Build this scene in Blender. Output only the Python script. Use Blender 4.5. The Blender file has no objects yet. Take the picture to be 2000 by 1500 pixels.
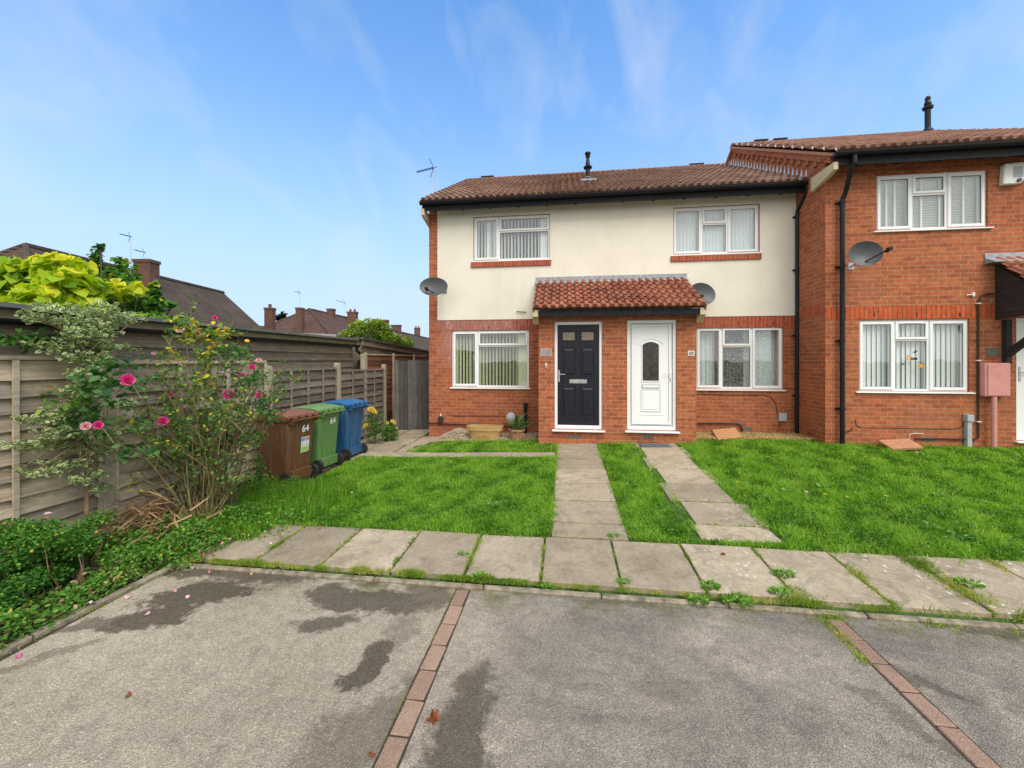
import bpy, math, random
import numpy as np
from mathutils import Matrix, Vector
R = math.radians
rnd = random.Random(7)
nr = np.random.default_rng(7)
scene = bpy.context.scene
col = scene.collection
# ------------------------------------------------------------ camera
YAW = R(7.35); FPX = 780.0; HOR = 704.0; CH = 1.8
cam_d = bpy.data.cameras.new('camera'); cam = bpy.data.objects.new('camera', cam_d); col.objects.link(cam)
cam.location = (0, 0, CH); cam.rotation_euler = (R(90), 0, YAW)
cam_d.sensor_width = 36; cam_d.lens = FPX/2000*36; cam_d.shift_y = -(750-HOR)/2000
cam_d.clip_start = .05; cam_d.clip_end = 1500
scene.camera = cam
# ------------------------------------------------------------ sky and sun
SUN_EL, SUN_AZ = R(52), R(146)       # azimuth measured clockwise from +Y
world = bpy.data.worlds.new('World'); scene.world = world; world.use_nodes = True
wn, wl = world.node_tree.nodes, world.node_tree.links
wn.clear()
sky = wn.new('ShaderNodeTexSky'); sky.sky_type = 'NISHITA'; sky.sun_disc = False
sky.sun_elevation = SUN_EL; sky.sun_rotation = SUN_AZ; sky.altitude = 0; sky.air_density = 1.0; sky.dust_density = .7; sky.ozone_density = 2.2
tc = wn.new('ShaderNodeTexCoord')
sepw = wn.new('ShaderNodeSeparateXYZ'); wl.new(tc.outputs['Generated'], sepw.inputs[0])
mp = wn.new('ShaderNodeMapping'); mp.inputs['Scale'].default_value = (3.2, 1.0, 2.2); mp.inputs['Rotation'].default_value = (.5, 1.0, .2)
wl.new(tc.outputs['Generated'], mp.inputs[0])
cn = wn.new('ShaderNodeTexNoise'); cn.inputs['Scale'].default_value = 2.3; cn.inputs['Detail'].default_value = 9; cn.inputs['Roughness'].default_value = .52; cn.inputs['Distortion'].default_value = .6
wl.new(mp.outputs[0], cn.inputs['Vector'])
cr = wn.new('ShaderNodeValToRGB'); cr.color_ramp.elements[0].position = .46; cr.color_ramp.elements[1].position = .92
cr.color_ramp.elements[1].color = (.55, .55, .55, 1)
wl.new(cn.outputs['Fac'], cr.inputs[0])
gam = wn.new('ShaderNodeMix'); gam.data_type = 'RGBA'; gam.blend_type = 'MULTIPLY'; gam.inputs[0].default_value = 1
gam.inputs[7].default_value = (.48, .77, .95, 1)
wl.new(sky.outputs[0], gam.inputs[6])
def wmix(fac, a, b):
    m = wn.new('ShaderNodeMix'); m.data_type = 'RGBA'
    for i, v in ((0, fac), (6, a), (7, b)):
        if isinstance(v, tuple): m.inputs[i].default_value = (*v, 1)
        else: wl.new(v, m.inputs[i])
    return m.outputs[2]
def wramp(v, stops):
    r = wn.new('ShaderNodeValToRGB'); e = r.color_ramp.elements
    while len(e) < len(stops): e.new(.5)
    for i, (p, c) in enumerate(stops): e[i].position = p; e[i].color = (c, c, c, 1)
    wl.new(v, r.inputs[0]); return r.outputs[0]
# pale air low over the horizon, thin wisps, and a bright cloud bank added out of view behind the camera as neutral fill light
c1 = wmix(wramp(sepw.outputs[2], [(0, .96), (.16, .80), (.30, .50), (.50, .18), (.72, 0)]), gam.outputs[2], (1.75, 2.05, 2.55))
c2 = wmix(cr.outputs[0], c1, (2.2, 2.4, 2.7))
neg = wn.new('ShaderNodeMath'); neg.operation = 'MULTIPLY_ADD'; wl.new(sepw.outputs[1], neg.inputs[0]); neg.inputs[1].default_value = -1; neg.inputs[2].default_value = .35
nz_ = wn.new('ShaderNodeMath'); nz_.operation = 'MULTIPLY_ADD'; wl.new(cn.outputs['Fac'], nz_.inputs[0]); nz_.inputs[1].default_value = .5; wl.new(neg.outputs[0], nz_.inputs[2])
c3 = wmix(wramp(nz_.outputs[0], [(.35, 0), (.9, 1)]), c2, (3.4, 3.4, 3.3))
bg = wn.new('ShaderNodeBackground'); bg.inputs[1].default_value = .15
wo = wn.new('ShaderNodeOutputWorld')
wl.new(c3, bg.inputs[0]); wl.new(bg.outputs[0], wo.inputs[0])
sd = bpy.data.lights.new('sun', 'SUN'); sd.energy = 1.35; sd.angle = R(40); sd.color = (1, .94, .84)
sun = bpy.data.objects.new('sun', sd); col.objects.link(sun)
sdir = Vector((math.sin(SUN_AZ)*math.cos(SUN_EL), math.cos(SUN_AZ)*math.cos(SUN_EL), math.sin(SUN_EL)))
sun.rotation_euler = sdir.to_track_quat('Z', 'Y').to_euler()
scene.view_settings.view_transform = 'Standard'; scene.view_settings.look = 'None'
scene.view_settings.exposure = 1.26; scene.view_settings.gamma = 1
scene.cycles.max_bounces = 6; scene.cycles.transparent_max_bounces = 12

# ------------------------------------------------------------ geometry helpers
CA, SA = math.cos(YAW), math.sin(YAW)
def at(px, py, Y):
    """point of the plane at depth Y seen at that place"""
    u = (px-1000)/FPX; D = Y/(CA+u*SA)
    return (D*(u*CA-SA), Y, CH+(HOR-py)/FPX*D)
def atx(px, py, X):
    u = (px-1000)/FPX; D = X/(u*CA-SA)
    return (X, D*(CA+u*SA), CH+(HOR-py)/FPX*D)
def atd(px, py, D):
    u = (px-1000)/FPX
    return (D*(u*CA-SA), D*(CA+u*SA), CH+(HOR-py)/FPX*D)
def zg(X, Y):
    X = np.asarray(X, float); Y = np.asarray(Y, float)
    t = np.clip(Y-3.1, 0, 4.4)
    s = np.where(X < 0, np.clip(.04+.0085*X, 0, 1), .04+.006*np.clip(X, 0, 3.7))
    return np.where(Y > 3.1, .03+s*t, .0)
def zgf(X, Y): return float(zg(X, Y))
def gr(px, py):
    z = 0
    for _ in range(25):
        D = (CH-z)*FPX/(py-HOR); u = (px-1000)/FPX
        X, Y = D*(u*CA-SA), D*(CA+u*SA); z = .6*z+.4*zgf(X, Y)
    return X, Y, z

class MB:
    def __init__(s): s.v = []; s.f = []
    def add(s, vs, fs):
        b = len(s.v); s.v += [tuple(v) for v in vs]; s.f += [tuple(i+b for i in f) for f in fs]; return s
    def box(s, x0, x1, y0, y1, z0, z1):
        if x0 > x1: x0, x1 = x1, x0
        if y0 > y1: y0, y1 = y1, y0
        if z0 > z1: z0, z1 = z1, z0
        return s.add([(x0,y0,z0),(x1,y0,z0),(x1,y1,z0),(x0,y1,z0),(x0,y0,z1),(x1,y0,z1),(x1,y1,z1),(x0,y1,z1)],
              [(0,3,2,1),(4,5,6,7),(0,1,5,4),(1,2,6,5),(2,3,7,6),(3,0,4,7)])
    def hexa(s, b, t):
        return s.add(list(b)+list(t), [(0,3,2,1),(4,5,6,7),(0,1,5,4),(1,2,6,5),(2,3,7,6),(3,0,4,7)])
    def prism(s, pts, ax, a, b):
        """polygon (2D) extruded along axis ax ('x','y','z') from a to b"""
        n = len(pts)
        def m(p, q): return {'x': (q, p[0], p[1]), 'y': (p[0], q, p[1]), 'z': (p[0], p[1], q)}[ax]
        return s.add([m(p, a) for p in pts]+[m(p, b) for p in pts],
              [tuple(range(n)), tuple(range(2*n-1, n-1, -1))]+[(i, i+n, (i+1) % n+n, (i+1) % n) for i in range(n)])
    def tube(s, pts, r, n=8, caps=True):
        pts = [Vector(p) for p in pts]; k = len(pts)
        rs = r if isinstance(r, (list, tuple)) else [r]*k
        rings = []; up = None
        for i, p in enumerate(pts):
            t = (pts[min(i+1, k-1)]-pts[max(i-1, 0)]).normalized()
            if up is None: up = t.orthogonal().normalized()
            up = (up-t*up.dot(t))
            up = up.normalized() if up.length > 1e-6 else t.orthogonal().normalized()
            w = t.cross(up)
            rings += [p+(up*math.cos(2*math.pi*j/n)+w*math.sin(2*math.pi*j/n))*rs[i] for j in range(n)]
        fs = [(i*n+j, i*n+(j+1) % n, (i+1)*n+(j+1) % n, (i+1)*n+j) for i in range(k-1) for j in range(n)]
        if caps: fs += [tuple(range(n-1, -1, -1)), tuple(range((k-1)*n, k*n))]
        return s.add(rings, fs)
    def lathe(s, prof, c, n=20, axis='z'):
        """prof: list (r,h) along axis, centre c"""
        vs = []
        for r, h in prof:
            for j in range(n):
                a = 2*math.pi*j/n; p = (r*math.cos(a), r*math.sin(a), h)
                if axis == 'x': p = (p[2], p[0], p[1])
                if axis == 'y': p = (p[0], p[2], p[1])
                vs.append((p[0]+c[0], p[1]+c[1], p[2]+c[2]))
        k = len(prof)
        fs = [(i*n+j, i*n+(j+1) % n, (i+1)*n+(j+1) % n, (i+1)*n+j) for i in range(k-1) for j in range(n)]
        fs += [tuple(range(n-1, -1, -1)), tuple(range((k-1)*n, k*n))]
        return s.add(vs, fs)
    def build(s, name, mat, parent=None, bevel=0, smooth=False, attr=None, local=False, seg=1):
        me = bpy.data.meshes.new(name); me.from_pydata(s.v, [], s.f); me.validate(); me.update()
        me.materials.append(mat)
        if smooth: me.polygons.foreach_set('use_smooth', [True]*len(me.polygons))
        if attr is not None:
            ca = me.color_attributes.new('tint', 'FLOAT_COLOR', 'POINT')
            a = np.ones((len(s.v), 4), np.float32); a[:, 0] = attr; a[:, 1] = 0
            ca.data.foreach_set('color', a.ravel())
        o = bpy.data.objects.new(name, me); col.objects.link(o)
        if bevel:
            b = o.modifiers.new('bevel', 'BEVEL'); b.width = bevel; b.segments = seg; b.limit_method = 'ANGLE'; b.angle_limit = R(35)
        if parent is not None: attach(o, parent, local)
        return o
WM = {}
def attach(o, p, local=False):
    o.parent = p
    if not local: o.matrix_parent_inverse = WM.get(p.name, Matrix.Identity(4)).inverted()
def tag(o, label, cat=None, group=None, kind=None):
    if label: o['label'] = label
    if cat: o['category'] = cat
    if group: o['group'] = group
    if kind: o['kind'] = kind
    return o
def thing(name, label, cat, loc, rz=0, group=None):
    o = bpy.data.objects.new(name, None); col.objects.link(o); o.location = loc; o.rotation_euler = (0, 0, rz)
    o.empty_display_size = .1
    WM[o.name] = Matrix.Translation(loc) @ Matrix.Rotation(rz, 4, 'Z')
    return tag(o, label, cat, group)
def npmesh(name, V, F, mat, parent=None, tint=None, smooth=False):
    """V (n,3), F (m,k) ints"""
    me = bpy.data.meshes.new(name); n = len(V); m, k = F.shape
    me.vertices.add(n); me.vertices.foreach_set('co', np.ascontiguousarray(V, np.float32).ravel())
    me.loops.add(m*k); me.loops.foreach_set('vertex_index', np.ascontiguousarray(F, np.int32).ravel())
    me.polygons.add(m); me.polygons.foreach_set('loop_start', np.arange(0, m*k, k, dtype=np.int32))
    me.update(calc_edges=True)
    if smooth: me.polygons.foreach_set('use_smooth', [True]*m)
    if tint is not None:
        ca = me.color_attributes.new('tint', 'FLOAT_COLOR', 'POINT')
        a = np.ones((n, 4), np.float32); a[:, :2] = tint; ca.data.foreach_set('color', a.ravel())
    me.materials.append(mat)
    o = bpy.data.objects.new(name, me); col.objects.link(o)
    if parent is not None: attach(o, parent)
    return o

# ------------------------------------------------------------ materials
def newmat(name):
    m = bpy.data.materials.new(name); m.use_nodes = True
    nt = m.node_tree; b = nt.nodes['Principled BSDF']
    return m, nt, nt.nodes, nt.links, b
def setp(b, col_=None, rough=.6, metal=0, spec=.5):
    if col_ is not None: b.inputs['Base Color'].default_value = (*col_, 1)
    b.inputs['Roughness'].default_value = rough; b.inputs['Metallic'].default_value = metal
    b.inputs['Specular IOR Level'].default_value = spec
def node(nt, t, **k):
    n = nt.nodes.new(t)
    for a, v in k.items():
        if a.startswith('i_'): n.inputs[a[2:].replace('_', ' ')].default_value = v
        else: setattr(n, a, v)
    return n
def noise(nt, scale, detail=4, rough=.55, vec=None, dist=0):
    n = node(nt, 'ShaderNodeTexNoise'); n.inputs['Scale'].default_value = scale; n.inputs['Detail'].default_value = detail
    n.inputs['Roughness'].default_value = rough; n.inputs['Distortion'].default_value = dist
    if vec is not None: nt.links.new(vec, n.inputs['Vector'])
    return n.outputs['Fac']
def ramp(nt, fac, stops):
    n = node(nt, 'ShaderNodeValToRGB'); e = n.color_ramp.elements
    while len(e) < len(stops): e.new(.5)
    for i, (p, c) in enumerate(stops):
        e[i].position = p; e[i].color = (*c, 1) if not isinstance(c, (int, float)) else (c, c, c, 1)
    nt.links.new(fac, n.inputs[0]); return n.outputs[0]
def mixc(nt, fac, a, b, mode='MIX'):
    n = node(nt, 'ShaderNodeMix', data_type='RGBA', blend_type=mode)
    for i, v in ((0, fac), (6, a), (7, b)):
        if isinstance(v, (int, float)): n.inputs[i].default_value = v
        elif isinstance(v, tuple): n.inputs[i].default_value = (*v, 1)
        else: nt.links.new(v, n.inputs[i])
    return n.outputs[2]
def math_(nt, op, a, b=None, c=None, clamp=False):
    n = node(nt, 'ShaderNodeMath', operation=op, use_clamp=clamp)
    for i, v in enumerate((a, b, c)):
        if v is None: continue
        if isinstance(v, (int, float)): n.inputs[i].default_value = v
        else: nt.links.new(v, n.inputs[i])
    return n.outputs[0]
def mapv(nt, vec, scale=(1,1,1), loc=(0,0,0), rot=(0,0,0)):
    n = node(nt, 'ShaderNodeMapping'); n.inputs['Scale'].default_value = scale; n.inputs['Location'].default_value = loc; n.inputs['Rotation'].default_value = rot
    nt.links.new(vec, n.inputs[0]); return n.outputs[0]
def bump(nt, h, strength, dist, b):
    n = node(nt, 'ShaderNodeBump'); n.inputs['Strength'].default_value = strength; n.inputs['Distance'].default_value = dist
    nt.links.new(h, n.inputs['Height']); nt.links.new(n.outputs[0], b.inputs['Normal']); return n
def pos(nt): return node(nt, 'ShaderNodeNewGeometry').outputs['Position']
def objc(nt): return node(nt, 'ShaderNodeTexCoord').outputs['Object']

def plain(name, c, rough=.5, metal=0, var=.12, scale=8, bmp=.0, spec=.5, obj=False):
    m, nt, N, L, b = newmat(name); setp(b, c, rough, metal, spec)
    p = objc(nt) if obj else pos(nt)
    f = noise(nt, scale, 5, .6, p)
    lo = tuple(x*(1-var) for x in c); hi = tuple(min(1, x*(1+var)) for x in c)
    L.new(ramp(nt, f, [(.3, lo), (.7, hi)]), b.inputs['Base Color'])
    rr = ramp(nt, noise(nt, scale*2.3, 3, .5, p), [(.3, max(0, rough-.1)), (.7, min(1, rough+.12))])
    L.new(rr, b.inputs['Roughness'])
    if bmp: bump(nt, noise(nt, scale*12, 4, .6, p), .5, bmp, b)
    return m

def brick_mat(name, c1, c2, mortar, soldier=False, stain=.25, frost=(.0, 0, 0, 0)):
    m, nt, N, L, b = newmat(name); setp(b, None, .85, spec=.15)
    g = node(nt, 'ShaderNodeNewGeometry')
    sp = node(nt, 'ShaderNodeSeparateXYZ'); L.new(g.outputs['Position'], sp.inputs[0])
    sn = node(nt, 'ShaderNodeSeparateXYZ'); L.new(g.outputs['Normal'], sn.inputs[0])
    mx = math_(nt, 'GREATER_THAN', math_(nt, 'ABSOLUTE', sn.outputs[0]), .6)
    u = math_(nt, 'ADD', math_(nt, 'MULTIPLY', sp.outputs[0], math_(nt, 'SUBTRACT', 1, mx)), math_(nt, 'MULTIPLY', sp.outputs[1], mx))
    cb = node(nt, 'ShaderNodeCombineXYZ')
    wob = math_(nt, 'MULTIPLY', math_(nt, 'SUBTRACT', noise(nt, 9, 2, .5, g.outputs['Position']), .5), .006)
    if soldier:
        L.new(sp.outputs[2], cb.inputs[0]); L.new(math_(nt, 'ADD', u, wob), cb.inputs[1])
        vec = mapv(nt, cb.outputs[0], loc=(.0, 0, 0))
    else:
        L.new(u, cb.inputs[0]); L.new(math_(nt, 'ADD', sp.outputs[2], wob), cb.inputs[1]); vec = cb.outputs[0]
    bt = node(nt, 'ShaderNodeTexBrick'); L.new(vec, bt.inputs['Vector'])
    bt.offset = 0 if soldier else .5; bt.squash = 1
    bt.inputs['Scale'].default_value = 1; bt.inputs['Mortar Size'].default_value = .0058; bt.inputs['Mortar Smooth'].default_value = .3
    bt.inputs['Brick Width'].default_value = 4.0 if soldier else .225; bt.inputs['Row Height'].default_value = .075
    bt.inputs['Bias'].default_value = -.1
    bt.inputs['Color1'].default_value = (*c1, 1); bt.inputs['Color2'].default_value = (*c2, 1); bt.inputs['Mortar'].default_value = (*mortar, 1)
    # blotches inside each brick
    bl = ramp(nt, noise(nt, 14, 5, .65, g.outputs['Position']), [(.25, .62), (.5, 1.0), (.8, 1.28)])
    colr = mixc(nt, 1.0, bt.outputs['Color'], bl, 'MULTIPLY')
    big = noise(nt, .9, 4, .6, g.outputs['Position'])
    colr = mixc(nt, math_(nt, 'MULTIPLY', ramp(nt, big, [(.45, 0.0), (.75, 1.0)]), stain), colr, (.34, .17, .12))
    # salt bloom in a band of its own
    fx, fz, fw, fh = frost
    if fw:
        dx = math_(nt, 'DIVIDE', math_(nt, 'SUBTRACT', u, fx), fw); dz = math_(nt, 'DIVIDE', math_(nt, 'SUBTRACT', sp.outputs[2], fz), fh)
        dd = math_(nt, 'SQRT', math_(nt, 'ADD', math_(nt, 'MULTIPLY', dx, dx), math_(nt, 'MULTIPLY', dz, dz)))
        dd = math_(nt, 'ADD', dd, math_(nt, 'MULTIPLY', math_(nt, 'SUBTRACT', noise(nt, 3, 6, .7, g.outputs['Position']), .5), 1.8))
        fr = ramp(nt, dd, [(.55, .75), (1.1, 0.0)])
        colr = mixc(nt, math_(nt, 'MULTIPLY', fr, .8), colr, (.36, .17, .14))
        fr2 = math_(nt, 'MULTIPLY', fr, ramp(nt, noise(nt, 22, 4, .7, mapv(nt, g.outputs['Position'], scale=(1, 1, .35))), [(.5, 0.0), (.75, .8)]))
        colr = mixc(nt, fr2, colr, (.55, .47, .45))
    L.new(colr, b.inputs['Base Color'])
    h = math_(nt, 'ADD', math_(nt, 'MULTIPLY', math_(nt, 'SUBTRACT', 1, bt.outputs['Fac']), 1), math_(nt, 'MULTIPLY', noise(nt, 90, 3, .6, g.outputs['Position']), .35))
    bump(nt, h, .7, .006, b)
    return m
M = {}
M['brick'] = brick_mat('brick orange', (.42, .130, .056), (.29, .080, .041), (.39, .25, .15), frost=(4.63, 3.6, .01, .01))
M['brick_left'] = brick_mat('brick orange with salt bloom', (.42, .126, .056), (.30, .080, .042), (.39, .25, .15), frost=(-2.3, 2.3, .55, .9))
M['brick_porch'] = brick_mat('brick orange brown', (.44, .135, .060), (.27, .076, .043), (.41, .27, .16), stain=.15)
M['brick_flank'] = brick_mat('brick with bloom', (.42, .130, .058), (.27, .072, .039), (.39, .25, .15), frost=(7.95, 3.0, .16, 1.3))
M['soldier'] = brick_mat('soldier course brick', (.40, .095, .050), (.31, .070, .038), (.40, .24, .15), True, .1)
M['soldier_frost'] = brick_mat('soldier course brick bloomed', (.33, .085, .055), (.27, .065, .045), (.40, .26, .2), True, .1, frost=(-2.0, 2.62, 1.2, .3))
M['soldier_bright'] = brick_mat('soldier course bright', (.50, .115, .042), (.42, .09, .036), (.12, .06, .04), True, .05)

def render_mat():
    m, nt, N, L, b = newmat('cream render'); setp(b, None, .85)
    p = pos(nt)
    f = noise(nt, .8, 6, .6, p)
    c = ramp(nt, f, [(.3, (.70, .655, .56)), (.6, (.775, .735, .645))])
    c = mixc(nt, ramp(nt, noise(nt, 2.5, 6, .7, mapv(nt, p, scale=(1, 1, .45))), [(.52, 0.0), (.82, .32)]), c, (.50, .46, .36))
    c = mixc(nt, ramp(nt, noise(nt, 4, 5, .7, mapv(nt, p, scale=(2.2, 1, .12))), [(.54, 0.0), (.8, .18)]), c, (.45, .42, .34))
    L.new(c, b.inputs['Base Color']); bump(nt, noise(nt, 60, 5, .65, p), .35, .004, b)
    return m
M['render'] = render_mat()
M['upvc'] = plain('white upvc', (.80, .81, .83), .45, var=.012, scale=2, spec=.3)
M['upvc_grey'] = plain('grey white seal', (.10, .10, .10), .5)
M['black'] = plain('black plastic', (.012, .013, .017), .4, var=.3, scale=5, spec=.25)
M['fascia'] = plain('black painted timber', (.014, .014, .017), .6, var=.3, scale=12, spec=.2)
M['lead'] = plain('lead flashing', (.26, .28, .31), .5, var=.35, scale=14, bmp=.004)
M['leadlight'] = plain('new lead flashing', (.66, .67, .70), .45, var=.2, scale=14, bmp=.004)
M['barge'] = plain('cream painted board', (.56, .46, .28), .55, var=.12, scale=10)
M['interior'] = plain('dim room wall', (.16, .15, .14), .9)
M['steel'] = plain('brushed metal', (.62, .62, .62), .3, 1, var=.1)
M['galv'] = plain('galvanised metal', (.42, .43, .45), .45, .8, var=.2)
M['dish'] = plain('grey perforated dish', (.060, .066, .073), .5, var=.12, scale=20)
M['greybox'] = plain('grey plastic box', (.38, .42, .46), .45, var=.08)
M['pink'] = plain('faded pink plastic', (.62, .27, .25), .55, var=.10, scale=6)
M['cable'] = plain('dark cable', (.03, .022, .02), .6)
M['rubber'] = plain('black rubber', (.016, .016, .017), .7)
M['plate'] = plain('slate name plate', (.30, .24, .24), .45)
M['plate_dark'] = plain('dark slate plate', (.12, .115, .10), .5)
M['cream_plastic'] = plain('cream plastic', (.72, .68, .55), .5)
M['mat_grey'] = plain('grey doormat', (.09, .10, .12), .95, var=.35, scale=140, bmp=.004)
M['white'] = plain('white paint', (.8, .8, .8), .4, var=.02)
M['yellow_paint'] = plain('orange sticker', (.75, .30, .02), .5)
M['terracotta'] = plain('terracotta', (.40, .20, .12), .8, var=.25, scale=16, bmp=.004)
M['planter'] = plain('tan clay planter', (.47, .29, .12), .7, var=.15, scale=14, bmp=.003)
M['gravel_base'] = plain('gravel bedding', (.30, .22, .13), .95, var=.4, scale=60)
M['mortar'] = plain('pale mortar', (.46, .42, .36), .9, var=.2)
M['soil'] = plain('soil', (.06, .042, .028), .95, var=.5, scale=40, bmp=.02)
M['slab_red'] = plain('red concrete slab', (.44, .21, .12), .85, var=.22, scale=18, bmp=.004)
M['slab_orange'] = plain('orange concrete slab', (.46, .24, .11), .85, var=.28, scale=18, bmp=.004)
M['chim'] = brick_mat('old brick', (.155, .075, .055), (.10, .052, .042), (.17, .13, .10))

def tile_mat(name, a, bb, dark, sp=0):
    m, nt, N, L, b = newmat(name); setp(b, None, .8, spec=.2)
    at_ = node(nt, 'ShaderNodeAttribute', attribute_name='tint')
    s = node(nt, 'ShaderNodeSeparateColor'); L.new(at_.outputs['Color'], s.inputs[0])
    c = ramp(nt, s.outputs[0], [(0, a), (1, bb)])
    p = pos(nt)
    c = mixc(nt, ramp(nt, noise(nt, 1.6, 6, .7, p), [(.5, 0.0), (.72, .75)]), c, dark)
    c = mixc(nt, ramp(nt, noise(nt, 25, 5, .7, p), [(.56, 0.0), (.75, .45)]), c, dark)
    c = mixc(nt, ramp(nt, noise(nt, 38, 3, .6, p), [(.66, 0.0), (.74, .5)]), c, (.36, .33, .26))
    if sp:
        c = mixc(nt, ramp(nt, noise(nt, 150, 3, .6, p), [(.52, 0.0), (.66, .7)]), c, (.12, .08, .06))
        c = mixc(nt, ramp(nt, noise(nt, 190, 3, .6, mapv(nt, p, loc=(3, 1, 2))), [(.58, 0.0), (.68, .8)]), c, (.55, .46, .38))
        bump(nt, noise(nt, 120, 4, .6, p), .8, .006, b)
    else: bump(nt, noise(nt, 70, 4, .6, p), .4, .003, b)
    L.new(c, b.inputs['Base Color'])
    return m
M['tile'] = tile_mat('brown red roof tile', (.175, .095, .070), (.285, .168, .125), (.080, .050, .040))
M['tile2'] = tile_mat('red roof tile', (.205, .100, .068), (.315, .170, .120), (.10, .057, .043))
M['tile_porch'] = tile_mat('orange roof tile', (.235, .080, .050), (.36, .138, .088), (.075, .040, .032))

def oldroof_mat(name, c1, c2, moss):
    m, nt, N, L, b = newmat(name); setp(b, None, .95, spec=.1)
    p = pos(nt); sp = node(nt, 'ShaderNodeSeparateXYZ'); L.new(p, sp.inputs[0])
    c = ramp(nt, noise(nt, 1.2, 7, .65, p), [(.3, c1), (.7, c2)])
    c = mixc(nt, ramp(nt, noise(nt, .9, 8, .75, p), [(.55, 0.0), (.8, .7)]), c, moss)
    w = node(nt, 'ShaderNodeTexWave', wave_type='BANDS', bands_direction='Z'); L.new(p, w.inputs['Vector']); w.inputs['Scale'].default_value = 2.1; w.inputs['Distortion'].default_value = 1.2; w.inputs['Detail'].default_value = 3
    c = mixc(nt, ramp(nt, w.outputs['Fac'], [(.0, .45), (.3, 0.0)]), c, (.02, .016, .014))
    L.new(c, b.inputs['Base Color']); bump(nt, w.outputs['Fac'], .6, .05, b)
    return m
M['oldroof'] = oldroof_mat('old brown tiles', (.070, .052, .040), (.125, .094, .073), (.17, .14, .09))
M['oldroof2'] = oldroof_mat('old purple brown tiles', (.085, .050, .042), (.135, .085, .070), (.16, .12, .09))

def glass_mat():
    m = bpy.data.materials.new('window glass'); m.use_nodes = True; nt = m.node_tree; nt.nodes.clear()
    o = node(nt, 'ShaderNodeOutputMaterial'); t = node(nt, 'ShaderNodeBsdfTransparent'); t.inputs[0].default_value = (.97, .985, .985, 1)
    g = node(nt, 'ShaderNodeBsdfGlossy'); g.inputs['Roughness'].default_value = .015; g.inputs[0].default_value = (.95, .97, 1, 1)
    fr = node(nt, 'ShaderNodeLayerWeight'); fr.inputs[0].default_value = .5
    bp = node(nt, 'ShaderNodeBump'); bp.inputs['Strength'].default_value = .08; bp.inputs['Distance'].default_value = .02
    nt.links.new(noise(nt, 2.0, 2, .5, pos(nt)), bp.inputs['Height']); nt.links.new(bp.outputs[0], g.inputs['Normal'])
    f = math_(nt, 'ADD', math_(nt, 'MULTIPLY', math_(nt, 'POWER', fr.outputs['Facing'], 5), .92), .085, clamp=True)
    mx = node(nt, 'ShaderNodeMixShader'); nt.links.new(f, mx.inputs[0]); nt.links.new(t.outputs[0], mx.inputs[1]); nt.links.new(g.outputs[0], mx.inputs[2])
    nt.links.new(mx.outputs[0], o.inputs[0]); return m
M['glass'] = glass_mat()
M['patterned'] = plain('patterned obscure glass', (.22, .17, .13), .15, var=.6, scale=60, bmp=.003)
M['darkglass'] = plain('dark obscure glass', (.045, .035, .035), .12, var=.6, scale=12, bmp=.002)

def fabric(name, c, trans=.4):
    m, nt, N, L, b = newmat(name); setp(b, c, .9)
    o = N['Material Output']; tr = node(nt, 'ShaderNodeBsdfTranslucent'); tr.inputs[0].default_value = (*c, 1)
    mx = node(nt, 'ShaderNodeMixShader'); mx.inputs[0].default_value = trans
    L.new(b.outputs[0], mx.inputs[1]); L.new(tr.outputs[0], mx.inputs[2]); L.new(mx.outputs[0], o.inputs[0]); return m
M['blind'] = fabric('white fabric blind', (.86, .88, .88), .08)
M['blind_green'] = fabric('lime cream blind', (.78, .82, .56), .1)
def lace_mat():
    m = fabric('flower lace', (.70, .73, .72), .1); nt = m.node_tree; out = nt.nodes['Material Output']; src = out.inputs[0].links[0].from_socket
    p = pos(nt); v = node(nt, 'ShaderNodeTexVoronoi'); v.inputs['Scale'].default_value = 17; nt.links.new(p, v.inputs['Vector'])
    ring = ramp(nt, v.outputs['Distance'], [(.10, 1.0), (.2, .25), (.34, .85), (.46, .0)])
    spk = ramp(nt, noise(nt, 75, 3, .7, p), [(.50, 0.0), (.60, 1.0)])
    sp = node(nt, 'ShaderNodeSeparateXYZ'); nt.links.new(p, sp.inputs[0])
    k = math_(nt, 'MULTIPLY', math_(nt, 'MAXIMUM', ring, spk), .55)
    t = node(nt, 'ShaderNodeBsdfTransparent'); mx = node(nt, 'ShaderNodeMixShader'); nt.links.new(k, mx.inputs[0]); nt.links.new(t.outputs[0], mx.inputs[1]); nt.links.new(src, mx.inputs[2]); nt.links.new(mx.outputs[0], out.inputs[0]); return m
M['lace'] = lace_mat()
M['net'] = fabric('net curtain', (.82, .86, .88), .1)

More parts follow.
